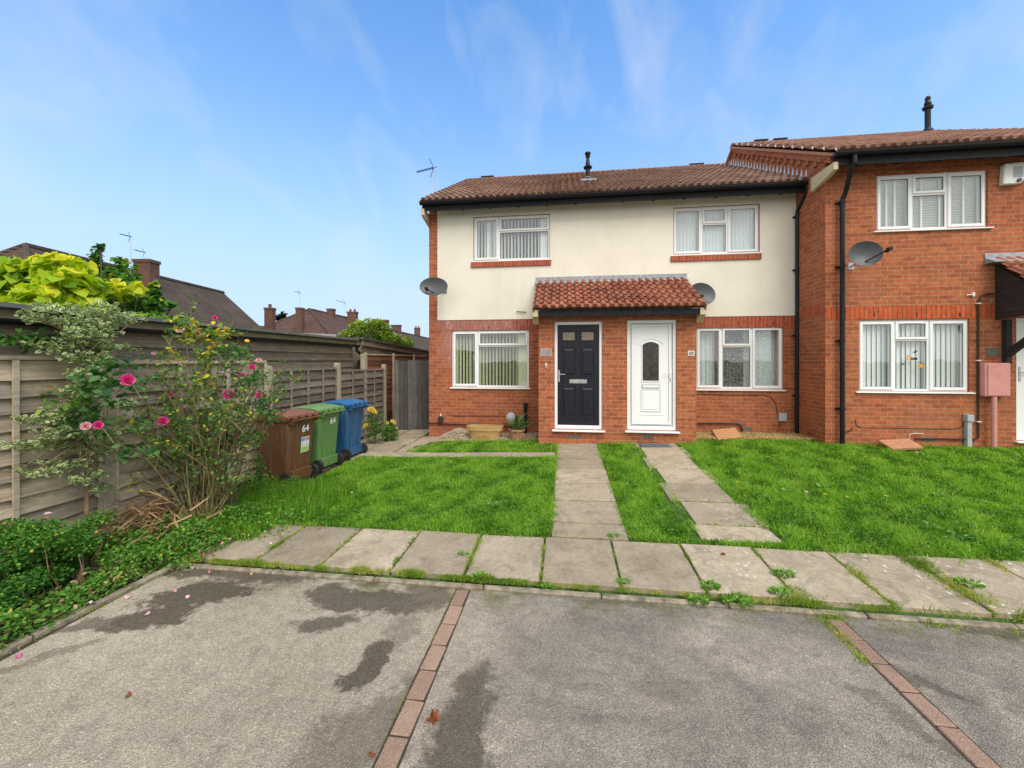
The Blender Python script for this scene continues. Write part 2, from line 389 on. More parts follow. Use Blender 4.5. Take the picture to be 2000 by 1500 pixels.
def wood_mat(name, c1, c2, c3, axis='y', obj=False):
    """weathered timber, grain along axis"""
    m, nt, N, L, b = newmat(name); setp(b, None, .85)
    p = pos(nt)
    sc = {'y': (14, .8, 26), 'z': (20, 20, .8), 'x': (.8, 14, 26)}[axis]
    f = noise(nt, 1.6, 10, .78, mapv(nt, p, scale=sc), .9)
    c = ramp(nt, f, [(.34, c1), (.50, c2), (.66, c3)])
    c = mixc(nt, ramp(nt, noise(nt, 3.2, 6, .7, mapv(nt, p, scale=tuple(q*1.6 for q in sc)), 2.0), [(.56, 0.0), (.68, .6)]), c, tuple(x*.5 for x in c1))
    f2 = noise(nt, 1.2, 4, .6, mapv(nt, p, scale=(2, .7, 2.5)))
    c = mixc(nt, ramp(nt, f2, [(.4, 0.0), (.75, .55)]), c, tuple(x*.45 for x in c2))
    c = mixc(nt, ramp(nt, noise(nt, 5, 7, .75, mapv(nt, p, loc=(3, 3, 3), scale=(1, .6, 1)), 1.0), [(.50, 0.0), (.66, .5)]), c, (c1[0]*.62, c1[1]*.66, c1[2]*.62))
    # per-board shift
    at_ = node(nt, 'ShaderNodeAttribute', attribute_name='tint'); s = node(nt, 'ShaderNodeSeparateColor'); L.new(at_.outputs['Color'], s.inputs[0])
    c = mixc(nt, 1.0, c, ramp(nt, s.outputs[0], [(0, .62), (1, 1.25)]), 'MULTIPLY')
    L.new(c, b.inputs['Base Color']); bump(nt, f, .9, .010, b)
    return m
M['wood'] = wood_mat('weathered grey fence timber', (.26, .205, .145), (.47, .39, .29), (.64, .55, .43))
M['wood_dark'] = wood_mat('dark weathered fence timber', (.10, .078, .060), (.21, .17, .135), (.34, .29, .235))
M['wood_shed'] = wood_mat('grey brown shed boards', (.15, .12, .088), (.30, .245, .18), (.44, .37, .285))
M['wood_brown'] = wood_mat('red brown fence boards', (.13, .050, .020), (.24, .095, .036), (.34, .15, .06))
M['wood_gate'] = wood_mat('grey gate boards', (.075, .068, .062), (.135, .124, .116), (.21, .195, .185), 'z')
M['wood_black'] = wood_mat('black stained timber', (.012, .009, .010), (.030, .022, .024), (.07, .055, .055), 'y')
M['moss_wood'] = wood_mat('mossy fascia board', (.07, .06, .03), (.16, .14, .07), (.26, .23, .12))
M['concrete'] = plain('pale concrete post', (.36, .31, .235), .9, var=.2, scale=14, bmp=.006)
M['felt'] = plain('roofing felt', (.075, .078, .070), .9, var=.3, scale=10, bmp=.004)
M['sheet'] = plain('pale corrugated sheet', (.55, .57, .58), .5, var=.1)

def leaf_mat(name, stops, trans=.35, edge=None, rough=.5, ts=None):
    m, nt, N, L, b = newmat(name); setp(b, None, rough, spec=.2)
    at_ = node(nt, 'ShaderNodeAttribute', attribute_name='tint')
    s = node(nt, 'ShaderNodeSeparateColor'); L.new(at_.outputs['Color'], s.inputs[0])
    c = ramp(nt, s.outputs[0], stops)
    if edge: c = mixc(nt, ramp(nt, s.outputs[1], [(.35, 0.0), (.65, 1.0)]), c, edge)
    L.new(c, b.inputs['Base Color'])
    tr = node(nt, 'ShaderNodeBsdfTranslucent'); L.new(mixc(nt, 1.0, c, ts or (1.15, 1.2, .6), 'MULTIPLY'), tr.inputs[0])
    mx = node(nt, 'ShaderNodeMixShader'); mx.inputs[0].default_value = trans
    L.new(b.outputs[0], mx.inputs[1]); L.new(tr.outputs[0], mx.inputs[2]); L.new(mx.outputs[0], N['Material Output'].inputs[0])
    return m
M['grass'] = leaf_mat('lawn grass', [(0, (.040, .115, .010)), (.4, (.185, .40, .030)), (.85, (.30, .52, .06)), (1, (.44, .50, .12))], .45)
M['grass_joint'] = leaf_mat('mossy joint grass', [(0, (.12, .21, .02)), (.55, (.27, .38, .05)), (1, (.50, .46, .14))], .35)
M['rosette'] = leaf_mat('pale rosettes', [(0, (.07, .18, .03)), (1, (.16, .33, .07))], .25)
M['clover'] = leaf_mat('low broad leaves', [(0, (.035, .10, .015)), (1, (.10, .25, .04))], .3)
M['rose_leaf'] = leaf_mat('rose leaves', [(0, (.035, .10, .030)), (.5, (.09, .21, .055)), (.78, (.20, .34, .06)), (.86, (.66, .58, .04)), (1, (.66, .36, .04))], .3)
M['hedge'] = leaf_mat('dark hedge leaves', [(0, (.028, .095, .016)), (.6, (.080, .23, .028)), (.93, (.18, .38, .04)), (1, (.55, .32, .04))], .25)
M['weed'] = leaf_mat('weeds', [(0, (.05, .14, .022)), (.6, (.14, .32, .045)), (.92, (.24, .43, .06)), (1, (.55, .40, .05))], .3)
M['varieg'] = leaf_mat('variegated leaves', [(0, (.08, .19, .05)), (1, (.20, .34, .10))], .25, edge=(.62, .66, .38))
M['catalpa'] = leaf_mat('golden leaves', [(0, (.10, .24, .015)), (.45, (.34, .52, .02)), (1, (.78, .72, .05))], .45, ts=(1.1, 1.15, .5))
M['vine'] = leaf_mat('dark vine leaves', [(0, (.025, .085, .015)), (.7, (.10, .26, .03)), (.9, (.22, .36, .03)), (1, (.60, .55, .04))], .3)
M['tree'] = leaf_mat('light green tree', [(0, (.07, .13, .015)), (.6, (.20, .31, .03)), (1, (.44, .50, .07))], .3)
M['conifer'] = leaf_mat('dark conifer', [(0, (.010, .030, .012)), (1, (.035, .07, .03))], .1)
M['yucca'] = leaf_mat('spiky leaves', [(0, (.05, .11, .04)), (1, (.16, .26, .09))], .2)
M['straw'] = leaf_mat('dry strap leaves', [(0, (.22, .11, .05)), (1, (.58, .40, .22))], .2, ts=(1, 1, .9))
M['stem'] = plain('rose stems', (.20, .17, .075), .7, var=.5, scale=7)
M['twig'] = plain('brown twigs', (.24, .155, .09), .85, var=.4, scale=9)
M['bark'] = plain('bark', (.09, .07, .05), .9, var=.3, scale=20)
M['pinkrose'] = leaf_mat('pink petals', [(0, (.68, .02, .20)), (.6, (.76, .07, .34)), (1, (.85, .45, .58))], .3, ts=(1.1, .9, 1))
M['palepink'] = leaf_mat('pale petals', [(0, (.80, .30, .38)), (1, (.86, .68, .70))], .3, ts=(1, 1, 1))
M['yellowrose'] = leaf_mat('yellow petals', [(0, (.80, .55, .03)), (1, (.88, .78, .25))], .3, ts=(1, 1, .8))
M['dryleaf'] = leaf_mat('dry leaf', [(0, (.14, .035, .015)), (1, (.34, .11, .045))], .15, ts=(1, 1, .9))
M['paleleaf'] = leaf_mat('yellow fallen leaf', [(0, (.42, .30, .12)), (1, (.62, .50, .24))], .15, ts=(1, 1, .9))
M['gravel'] = leaf_mat('pea gravel', [(0, (.20, .14, .09)), (.5, (.40, .32, .22)), (1, (.66, .60, .50))], 0, rough=.8)
M['gravel_tan'] = leaf_mat('tan gravel', [(0, (.26, .17, .05)), (.5, (.46, .32, .12)), (1, (.60, .48, .26))], 0, rough=.8)

def asphalt_mat():
    m, nt, N, L, b = newmat('worn asphalt'); setp(b, None, .88, spec=.3)
    p = pos(nt); sp = node(nt, 'ShaderNodeSeparateXYZ'); L.new(p, sp.inputs[0])
    big = noise(nt, .75, 6, .62, p)
    # left bay pale tan, other bays greyer and darker
    bay = ramp(nt, math_(nt, 'ADD', math_(nt, 'MULTIPLY', math_(nt, 'ADD', sp.outputs[0], 1.0), .9), math_(nt, 'MULTIPLY', math_(nt, 'SUBTRACT', big, .5), .9)), [(0.0, 0.0), (.9, 1.0)])
    pale = ramp(nt, big, [(.35, (.335, .278, .208)), (.65, (.46, .392, .302))])
    grey = ramp(nt, noise(nt, 1.2, 7, .68, p, 1.2), [(.34, (.19, .165, .138)), (.58, (.305, .260, .208)), (.76, (.42, .365, .292))])
    c = mixc(nt, bay, pale, grey)
    # damp stains, each an outline of its own
    nz = node(nt, 'ShaderNodeTexNoise'); nz.inputs['Scale'].default_value = 2.6; nz.inputs['Detail'].default_value = 6; nz.inputs['Roughness'].default_value = .62
    L.new(p, nz.inputs['Vector'])
    off = node(nt, 'ShaderNodeVectorMath', operation='SUBTRACT'); L.new(nz.outputs['Color'], off.inputs[0]); off.inputs[1].default_value = (.5, .5, .5)
    offs = node(nt, 'ShaderNodeVectorMath', operation='SCALE'); L.new(off.outputs[0], offs.inputs[0]); offs.inputs['Scale'].default_value = .42
    pd = node(nt, 'ShaderNodeVectorMath', operation='ADD'); L.new(p, pd.inputs[0]); L.new(offs.outputs[0], pd.inputs[1])
    stains = [  # (px,py) centre, half sizes in metres, turn, strength
        (300,1205,.24,.12,20,1), (400,1160,.36,.15,15,1), (500,1125,.5,.08,3,.9), (440,1118,.55,.07,6,.93), (850,1165,.14,.14,0,.8), (200,1215,.5,.06,30,.75), (640,1122,.5,.05,-2,.5), (700,1170,.42,.13,-3,.95), (80,1285,.25,.04,40,.5), (790,1175,.25,.16,0,.9),
        (640,1215,.20,.08,10,.9), (840,1150,.16,.1,0,.7), (722,1300,.085,.20,-14,1), (690,1455,.24,.16,20,.62), (762,1395,.09,.22,-10,.6), (900,1400,.13,.30,-12,.9), (780,1240,.12,.2,0,.45), (930,1340,.10,.12,-12,.7),
        (880,1480,.13,.3,0,.9), (1720,1300,.14,.06,-40,.6), (1800,1330,.2,.05,-40,.7), (1900,1225,.35,.05,-12,.7), (1300,1345,.16,.09,0,.22), (1120,1165,.6,.05,-3,.35), (1850,1450,.05,.4,40,.5)]
    edge_n = math_(nt, 'MULTIPLY', math_(nt, 'SUBTRACT', noise(nt, 16, 7, .72, p), .5), 1.7)
    msk = None
    for (px, py, rx, ry, rot, st) in stains:
        X, Y, _ = gr(px, py)
        mpn = node(nt, 'ShaderNodeMapping', vector_type='TEXTURE'); L.new(pd.outputs[0], mpn.inputs[0])
        mpn.inputs['Location'].default_value = (X, Y, 0); mpn.inputs['Rotation'].default_value = (0, 0, R(rot)); mpn.inputs['Scale'].default_value = (rx*1.15, ry*1.15, 9)
        ln = node(nt, 'ShaderNodeVectorMath', operation='LENGTH'); L.new(mpn.outputs[0], ln.inputs[0])
        v = math_(nt, 'MULTIPLY', math_(nt, 'MULTIPLY', math_(nt, 'SUBTRACT', math_(nt, 'ADD', 1.12, edge_n), ln.outputs['Value']), 2.4 if st < .92 else 4.0, clamp=True), st)
        msk = v if msk is None else math_(nt, 'MAXIMUM', msk, v)
    fine = noise(nt, 45, 4, .7, p)
    msk = math_(nt, 'MULTIPLY', msk, ramp(nt, fine, [(.30, 1.0), (.75, .80)]))
    # moss near the back edging
    mo = math_(nt, 'MULTIPLY', ramp(nt, sp.outputs[1], [(.0, 0.0), (1, 1.0)]), 1)
    medge = math_(nt, 'MULTIPLY', math_(nt, 'SUBTRACT', sp.outputs[1], 2.78), 3.4, clamp=True)
    mossm = math_(nt, 'MULTIPLY', medge, ramp(nt, noise(nt, 2.8, 6, .7, p), [(.44, 0.0), (.62, .9)]))
    c = mixc(nt, mossm, c, (.10, .11, .02))
    c = mixc(nt, 1.0, c, ramp(nt, noise(nt, 11, 7, .75, p, .5), [(.30, .74), (.5, 1.0), (.72, 1.20)]), 'MULTIPLY')
    c = mixc(nt, ramp(nt, noise(nt, 7, 8, .8, mapv(nt, p, loc=(7, 3, 0)), 1.5), [(.62, 0.0), (.70, .55)]), c, (.12, .10, .08))
    # aggregate
    vo = node(nt, 'ShaderNodeTexVoronoi'); L.new(p, vo.inputs['Vector']); vo.inputs['Scale'].default_value = 190
    sc = node(nt, 'ShaderNodeSeparateColor'); L.new(vo.outputs['Color'], sc.inputs[0])
    agg = ramp(nt, sc.outputs[0], [(.0, .62), (.35, .90), (.8, 1.10), (.97, 1.35), (1, 1.9)])
    c = mixc(nt, 1.0, c, agg, 'MULTIPLY')
    c = mixc(nt, math_(nt, 'MULTIPLY', msk, .90), c, (.052, .037, .022))
    c = mixc(nt, math_(nt, 'MULTIPLY', msk, ramp(nt, sc.outputs[1], [(.86, 0.0), (.90, .55)])), c, (.26, .22, .15))
    c = mixc(nt, ramp(nt, noise(nt, 260, 2, .5, p), [(.60, 0.0), (.72, .45)]), c, (.07, .06, .05))
    L.new(c, b.inputs['Base Color'])
    L.new(ramp(nt, msk, [(0, .9), (1, .7)]), b.inputs['Roughness'])
    h = math_(nt, 'ADD', vo.outputs['Distance'], math_(nt, 'MULTIPLY', noise(nt, 60, 4, .7, p), .6))
    bump(nt, h, .8, .006, b)
    return m
M['asphalt'] = asphalt_mat()
def slab_mat():
    m, nt, N, L, b = newmat('concrete paving slab'); setp(b, None, .88, spec=.3)
    p = pos(nt); sp = node(nt, 'ShaderNodeSeparateXYZ'); L.new(p, sp.inputs[0])
    at_ = node(nt, 'ShaderNodeAttribute', attribute_name='tint'); s = node(nt, 'ShaderNodeSeparateColor'); L.new(at_.outputs['Color'], s.inputs[0])
    c = ramp(nt, noise(nt, 2.2, 7, .66, p), [(.3, (.31, .25, .172)), (.7, (.455, .375, .27))])
    c = mixc(nt, 1.0, c, ramp(nt, s.outputs[0], [(0, .78), (1, 1.16)]), 'MULTIPLY')
    c = mixc(nt, 1.0, c, ramp(nt, noise(nt, 26, 7, .78, p, .6), [(.3, .70), (.5, 1.0), (.7, 1.2)]), 'MULTIPLY')
    c = mixc(nt, ramp(nt, noise(nt, 3.1, 8, .75, mapv(nt, p, loc=(1, 8, 0)), 1.2), [(.50, 0.0), (.64, .5)]), c, (.13, .115, .075))
    c = mixc(nt, ramp(nt, noise(nt, 180, 3, .6, p), [(.52, 0.0), (.68, .55)]), c, (.14, .11, .085))
    c = mixc(nt, ramp(nt, noise(nt, 7, 6, .7, p), [(.52, 0.0), (.78, .55)]), c, (.19, .165, .125))
    # pale lichen rosettes, more of them on the right hand slabs
    vo = node(nt, 'ShaderNodeTexVoronoi'); vo.inputs['Scale'].default_value = 20; vo.inputs['Randomness'].default_value = 1
    dv = node(nt, 'ShaderNodeVectorMath', operation='ADD'); L.new(p, dv.inputs[0])
    n2 = node(nt, 'ShaderNodeTexNoise'); n2.inputs['Scale'].default_value = 40; L.new(p, n2.inputs['Vector'])
    n3 = node(nt, 'ShaderNodeVectorMath', operation='SCALE'); n3.inputs['Scale'].default_value = .045; L.new(n2.outputs['Color'], n3.inputs[0]); L.new(n3.outputs[0], dv.inputs[1])
    L.new(dv.outputs[0], vo.inputs['Vector'])
    sv = node(nt, 'ShaderNodeSeparateColor'); L.new(vo.outputs['Color'], sv.inputs[0])
    rad = math_(nt, 'MULTIPLY', math_(nt, 'SUBTRACT', sv.outputs[0], .35), math_(nt, 'MULTIPLY', noise(nt, 5, 3, .6, p), 1.1))
    spot = math_(nt, 'MULTIPLY', math_(nt, 'SUBTRACT', rad, vo.outputs['Distance']), 18, clamp=True)
    reg = math_(nt, 'ADD', math_(nt, 'MULTIPLY', sp.outputs[0], .16), math_(nt, 'MULTIPLY', math_(nt, 'SUBTRACT', noise(nt, 1.1, 3, .5, p), .5), 2.2))
    c = mixc(nt, math_(nt, 'MULTIPLY', spot, ramp(nt, reg, [(.16, 0.0), (.5, .9)])), c, (.62, .59, .52))
    L.new(c, b.inputs['Base Color']); bump(nt, noise(nt, 90, 5, .7, p), .5, .004, b)
    return m
M['slab'] = slab_mat()
M['kerb'] = plain('concrete edging', (.24, .20, .145), .9, var=.6, scale=13, bmp=.008)
M['paver'] = tile_mat('block paver', (.27, .165, .115), (.39, .255, .18), (.15, .11, .08), .012)
M['lawn_soil'] = plain('lawn soil', (.05, .10, .012), .95, var=.5, scale=20, bmp=.02)
def ground_mat():
    m, nt, N, L, b = newmat('distant ground'); setp(b, None, .95)
    p = pos(nt); L.new(ramp(nt, noise(nt, .35, 8, .65, p), [(.35, (.05, .075, .02)), (.65, (.10, .12, .04))]), b.inputs['Base Color']); return m
M['ground'] = ground_mat()

# ------------------------------------------------------------ ground sheets
def sheet(name, xs, ys, mat, dz, kind='structure', parent=None, fn=zg):
    xs = np.asarray(xs, float); ys = np.asarray(ys, float)
    XX, YY = np.meshgrid(xs, ys); Z = fn(XX, YY)+dz
    V = np.stack([XX.ravel(), YY.ravel(), Z.ravel()], 1); nx = len(xs)
    i = np.arange(len(ys)-1)[:, None]*nx+np.arange(nx-1)[None, :]; i = i.ravel()
    F = np.stack([i, i+1, i+nx+1, i+nx], 1)
    o = npmesh(name, V, F, mat, parent)
    if kind: o['kind'] = kind
    return o
axx = np.concatenate([[-600, -200, -80, -30, -12], np.arange(-8, 12.1, .5), [16, 30, 80, 200, 600]])
ayy = np.concatenate([[-600, -200, -60, -20, -5, 0, 2], np.arange(2.6, 9.4, .25), [12, 16, 30, 80, 200, 600]])
def gfn(X, Y): return np.where(np.hypot(X, Y) > 13, 0., zg(X, Y))
sheet('ground', axx, ayy, M['ground'], -.035, fn=gfn)
sheet('car_park', np.linspace(-3.34, 22, 30), np.linspace(-16, 3.07, 20), M['asphalt'], .0)
sheet('lawn_base', np.arange(-3.9, 12.1, .4), np.arange(3.1, 9.2, .25), M['lawn_soil'], -.008)
sheet('flower_bed', np.arange(-4.9, -3.3, .2), np.arange(-1, 9.7, .3), M['soil'], -.004)

def slabs(name, cells, th=.03):
    mb = MB(); ti = []
    for (x0, x1, y0, y1) in cells:
        g = .010
        a = [(x0+g, y0+g), (x1-g, y0+g), (x1-g, y1-g), (x0+g, y1-g)]
        dz = rnd.uniform(-.004, .005); tl = [rnd.uniform(-.003, .003) for _ in a]
        n0 = len(mb.v)
        mb.hexa([(x, y, zgf(x, max(y, 3.11))-.05) for x, y in a], [(x, y, zgf(x, max(y, 3.11))+.012+dz+t) for (x, y), t in zip(a, tl)])
        ti += [rnd.random()]*(len(mb.v)-n0)
    o = mb.build(name, M['slab'], bevel=.005, attr=ti); o['kind'] = 'structure'; return o
slabs('front_path', [(-.18+.63*k, -.18+.63*(k+1), 3.17+.004*(k % 3), 3.93-.01*(k % 2)) for k in range(-5, 11)])
ys = [3.94, 4.28, 4.88, 5.49, 6.09, 6.70, 7.31, 7.69]
slabs('house_path', [(-.125, .63, a, b) for a, b in zip(ys, ys[1:])])
ys = [4.02, 4.36, 4.96, 5.57, 6.17, 6.78, 7.38, 7.69]
slabs('second_house_path', [(1.31+o_, 2.06+o_, a, b) for a, b, o_ in zip(ys, ys[1:], (.0, .05, -.05, .05, -.04, .04, -.02))])
slabs('side_path', [(-.9-.75*k, -.135-.75*k, 6.74, 7.05) for k in range(0, 4)] + [(-3.75, -3.14, 6.55+.62*k, 7.16+.62*k) for k in range(0, 5)] +
      [(-3.12, -2.75, 7.07, 8.0), (-3.12, -2.55, 8.02, 8.6)] + [(-4.38, -3.77, 4.9+.62*k, 5.51+.62*k) for k in range(0, 8)])

# edging kerbs
kb = MB()
x = -3.36
while x < 12:
    kb.hexa([(x, 3.075, -.08), (x+.905, 3.075, -.08), (x+.905, 3.13, -.08), (x, 3.13, -.08)],
            [(x, 3.075, .016), (x+.905, 3.075, .017), (x+.905, 3.12, .024), (x, 3.12, .024)]); x += .912
o = kb.build('kerb', M['kerb'], bevel=.008); o['kind'] = 'structure'
kb = MB(); y = 3.07
while y > -3:
    xk = -3.33-.06*(3.07-y); xk2 = -3.33-.06*(3.07-y+.905)
    kb.hexa([(xk-.05, y, -.08), (xk, y, -.08), (xk2, y-.905, -.08), (xk2-.05, y-.905, -.08)], [(xk-.05, y, .035), (xk, y, .03), (xk2, y-.905, .03), (xk2-.05, y-.905, .035)][0:4]); y -= .912
o = kb.build('side_kerb', M['kerb'], bevel=.008); o['kind'] = 'structure'
def paver_strip(name, X, y0):
    mb = MB(); ti = []; y = y0
    while y > -2.5:
        a, b = rnd.uniform(-.004, .004), rnd.uniform(-.004, .004)
        mb.hexa([(X-.05+a, y-.197, -.04), (X+.05+a, y-.197, -.04), (X+.05+b, y, -.04), (X-.05+b, y, -.04)],
                [(X-.05+a, y-.197, .007), (X+.05+a, y-.197, .007+a), (X+.05+b, y, .007), (X-.05+b, y, .007+b)])
        ti += [rnd.random()]*8; y -= .205
    o = mb.build(name, M['paver'], bevel=.006, attr=ti); o['kind'] = 'structure'
paver_strip('paver_strip', -.78, 3.05); paver_strip('second_paver_strip', 1.86, 3.03)
mb = MB()   # dark joint either side of the pavers
for X in (-.78, 1.86):
    mb.add([(X-.060, -2.5, .002), (X+.060, -2.5, .002), (X+.060, 3.06, .002), (X-.060, 3.06, .002)], [(0, 1, 2, 3)])
o = mb.build('paver_joint', M['soil']); o['kind'] = 'structure'

# ------------------------------------------------------------ leaves and grass
LEAF = (np.array([[0,0,0],[-.30,.38,.06],[.30,.38,.06],[-.24,.72,.04],[.24,.72,.04],[0,1,-.06],[0,.4,-.03],[0,.72,-.04]]),
        np.array([[0,6,1,1],[0,2,6,6],[1,6,7,3],[6,2,4,7],[3,7,5,5],[7,4,5,5]]), np.array([.2,1,1,1,1,.8,0,0]))
HEART = (np.array([[0,.05,0],[-.45,-.05,.05],[.45,-.05,.05],[-.52,.38,-.03],[.52,.38,-.03],[0,1,-.28],[0,.4,-.02],[-.3,.72,-.14],[.3,.72,-.14]]),
         np.array([[0,6,3,1],[0,2,4,6],[3,6,5,7],[6,4,8,5]]), np.array([0,1,1,1,1,1,0,1,1]))
ROUND = (np.array([[0,0,0],[-.42,.3,.07],[.42,.3,.07],[-.36,.75,.05],[.36,.75,.05],[0,1,0]]), np.array([[0,2,5,5],[0,5,1,1],[2,4,5,5],[5,3,1,1]]), np.zeros(6))
STRAP = (np.array([[-.03,0,0],[.03,0,0],[-.035,.4,.08],[.035,.4,.08],[-.03,.75,.02],[.03,.75,.02],[0,1,-.12]]), np.array([[0,1,3,2],[2,3,5,4],[4,5,6,6]]), np.zeros(7))
def rotmats(d, roll):
    """columns: side, dir, normal — leaf y axis along d"""
    d = d/np.linalg.norm(d, axis=1, keepdims=True)
    up = np.tile([0, 0, 1.], (len(d), 1)); s = np.cross(d, up); ln = np.linalg.norm(s, axis=1, keepdims=True)
    s = np.where(ln < 1e-4, [1., 0, 0], s/np.maximum(ln, 1e-4)); n = np.cross(s, d)
    c, q = np.cos(roll)[:, None], np.sin(roll)[:, None]
    s2 = s*c+n*q; n2 = n*c-s*q
    return np.stack([s2, d, n2], 2)
def leaves(name, P, size, mat, parent=None, tmpl=LEAF, dirs=None, droop=-.1, roll=.7, tint=None):
    P = np.asarray(P, float); n = len(P)
    if dirs is None:
        a = nr.uniform(0, 2*np.pi, n); e = nr.normal(droop, .45, n)
        dirs = np.stack([np.cos(a)*np.cos(e), np.sin(a)*np.cos(e), np.sin(e)], 1)
    Rm = rotmats(dirs, nr.normal(0, roll, n)); T, F, E = tmpl
    size = np.broadcast_to(size, n)*nr.uniform(.7, 1.25, n)
    V = np.einsum('nij,kj->nki', Rm, T)*size[:, None, None]+P[:, None, :]
    k = len(T); FF = (F[None]+(np.arange(n)*k)[:, None, None]).reshape(-1, 4)
    if tint is None: tint = nr.random(n)
    tt = np.zeros((n, k, 2)); tt[:, :, 0] = np.asarray(tint)[:, None]; tt[:, :, 1] = E[None]
    # triangles stored with a repeated corner become real triangles
    tri = FF[FF[:, 2] == FF[:, 3]][:, :3]; quad = FF[FF[:, 2] != FF[:, 3]]
    q2 = np.concatenate([quad[:, [0, 1, 2]], quad[:, [0, 2, 3]], tri])
    return npmesh(name, V.reshape(-1, 3), q2, mat, parent, tt.reshape(-1, 2), smooth=True)
def pnoise(X, Y, s, seed=0):
    r = np.random.default_rng(seed); o = np.zeros_like(X)
    for k in range(9):
        a = r.uniform(0, 2*np.pi); f = s*r.uniform(.5, 2.4); o += np.sin((X*np.cos(a)+Y*np.sin(a))*f*2*np.pi+r.uniform(0, 7)+1.3*np.sin(X*f*2+k))
    return np.clip(o/6+.5, 0, 1)
def blades(name, P, h, w, mat, tint, lean=.45, parent=None):
    n = len(P); a = nr.uniform(0, 2*np.pi, n); ln = np.abs(nr.normal(0, lean, n))
    d = np.stack([np.cos(a), np.sin(a)], 1); fa = nr.uniform(0, np.pi, n); s = np.stack([np.cos(fa), np.sin(fa)], 1)*w[:, None]*.5
    V = np.zeros((n, 5, 3))
    for k, (t, ww) in enumerate(((0, 1), (0, -1), (.55, .8), (.55, -.8), (1, 0))):
        V[:, k, :2] = P[:, :2]+d*(h*ln*t**1.7)[:, None]+s*ww
        V[:, k, 2] = P[:, 2]+h*t*np.clip(1-.35*ln*t, .3, 1)
    b = (np.arange(n)*5)[:, None]
    F = np.concatenate([b+np.array([[0, 1, 3]]), b+np.array([[0, 3, 2]]), b+np.array([[2, 3, 4]])])
    tt = np.zeros((n, 5, 2)); tt[:, :, 0] = np.clip(tint, 0, 1)[:, None]
    o = npmesh(name, V.reshape(-1, 3), F, mat, parent, tt.reshape(-1, 2)); return o
def rectpts(x0, x1, y0, y1, dens):
    n = int((x1-x0)*(y1-y0)*dens); return np.stack([nr.uniform(x0, x1, n), nr.uniform(y0, y1, n)], 1)
def in_view(P, m=.5):
    X, Y = P[:, 0], P[:, 1]; D = -X*SA*-1*-1+Y*CA; D = Y*CA-X*SA; u = (X*CA+Y*SA)/np.maximum(D, .1)
    return (D > .5) & (np.abs(u) < 1.282+m)
def edge_jit(P, amp=.03): return P+nr.normal(0, amp, P.shape)
areas = [(-3.3, -.2, 3.90, 3.98, 5000), (2.0, 11, 3.90, 4.0, 6000), (1.99, 2.09, 4.3, 7.3, 4500), (1.28, 1.34, 4.1, 7.3, 4500), (.60, .66, 4.0, 7.5, 5000), (-.15, -.10, 4.0, 7.5, 5000), (-3.75, -.14, 3.98, 6.72, 13000), (-3.05, -.14, 7.06, 7.6, 8000), (-2.6, -.14, 7.6, 8.05, 7000), (.66, 1.28, 3.97, 7.68, 12000), (2.09, 11.8, 4.0, 8.3, 10500), (1.28, 2.09, 3.95, 4.03, 12000), (4.0, 4.75, 7.9, 8.35, 6000)]
P = np.concatenate([rectpts(*a) for a in areas])
P = edge_jit(P, .012)
keep = in_view(P) & ~((P[:, 0] > 4.6) & (P[:, 1] > 7.76))
keep &= ~((P[:, 1] > 7.95) & (P[:, 0] > 2.4) & (P[:, 0] < 4.6))
dist = np.hypot(P[:, 0], P[:, 1])
keep &= nr.random(len(P)) < np.clip(4.9/dist, .42, 1)
# ragged edges: the grass creeps over the slabs here and there and draws back elsewhere
rg_ = pnoise(P[:, 0]*1.0, P[:, 1], 2.2, 31); ex = .085*(rg_-.45)
keep &= ~((P[:, 0] > 1.24-ex) & (P[:, 0] < 1.30)) | (P[:, 1] < 4.03)
# side path corner: grass stops where bins stand
keep &= ~((P[:, 0] < -3.5-.02*P[:, 1]) & (P[:, 1] > 5.05))
keep &= ~((P[:, 0] < -2.9+1.1*(P[:, 1]-7.0)*0) & (P[:, 1] > 7.0))
P = P[keep]; dist = dist[keep]
cl = pnoise(P[:, 0], P[:, 1], 1.6, 3); cl2 = pnoise(P[:, 0], P[:, 1], 4.5, 5)
h = (.026+.045*cl*cl2+.035*nr.random(len(P))**2)*np.where(P[:, 0] > 2, 1.2, 1.0)
tint = .08+.42*cl+.34*cl2+nr.normal(0, .19, len(P)); yel = pnoise(P[:, 0], P[:, 1], .9, 17); tint = np.where(nr.random(len(P)) < .02+.22*np.clip(yel-.55, 0, 1), .97, np.clip(tint, 0, .9))
P3 = np.column_stack([P, zg(P[:, 0], P[:, 1])-.006])
tag(blades('grass', P3, h, (.0040+.0010*dist), M['grass'], tint, 1.15), 'bright green lawn grass beside the slab paths', 'grass', kind='stuff')
# low broad leaved patches in the lawn
P = np.concatenate([rectpts(2.1, 8, 4.0, 5.0, 900), rectpts(-3.3, -.16, 3.98, 4.5, 700), rectpts(.68, 1.27, 4.0, 5.0, 700), rectpts(-1.2, -.16, 4.4, 6.4, 350), rectpts(3.0, 8, 5.0, 7.6, 220)])
P = P[(pnoise(P[:, 0], P[:, 1], 1.3, 9) > .45) & in_view(P)]
tag(leaves('clover', np.column_stack([P, zg(P[:, 0], P[:, 1])+nr.uniform(.025, .06, len(P))]), .022, M['clover'], tmpl=ROUND, droop=.15), 'low clover and broad leaves in the lawn', 'clover', kind='stuff')
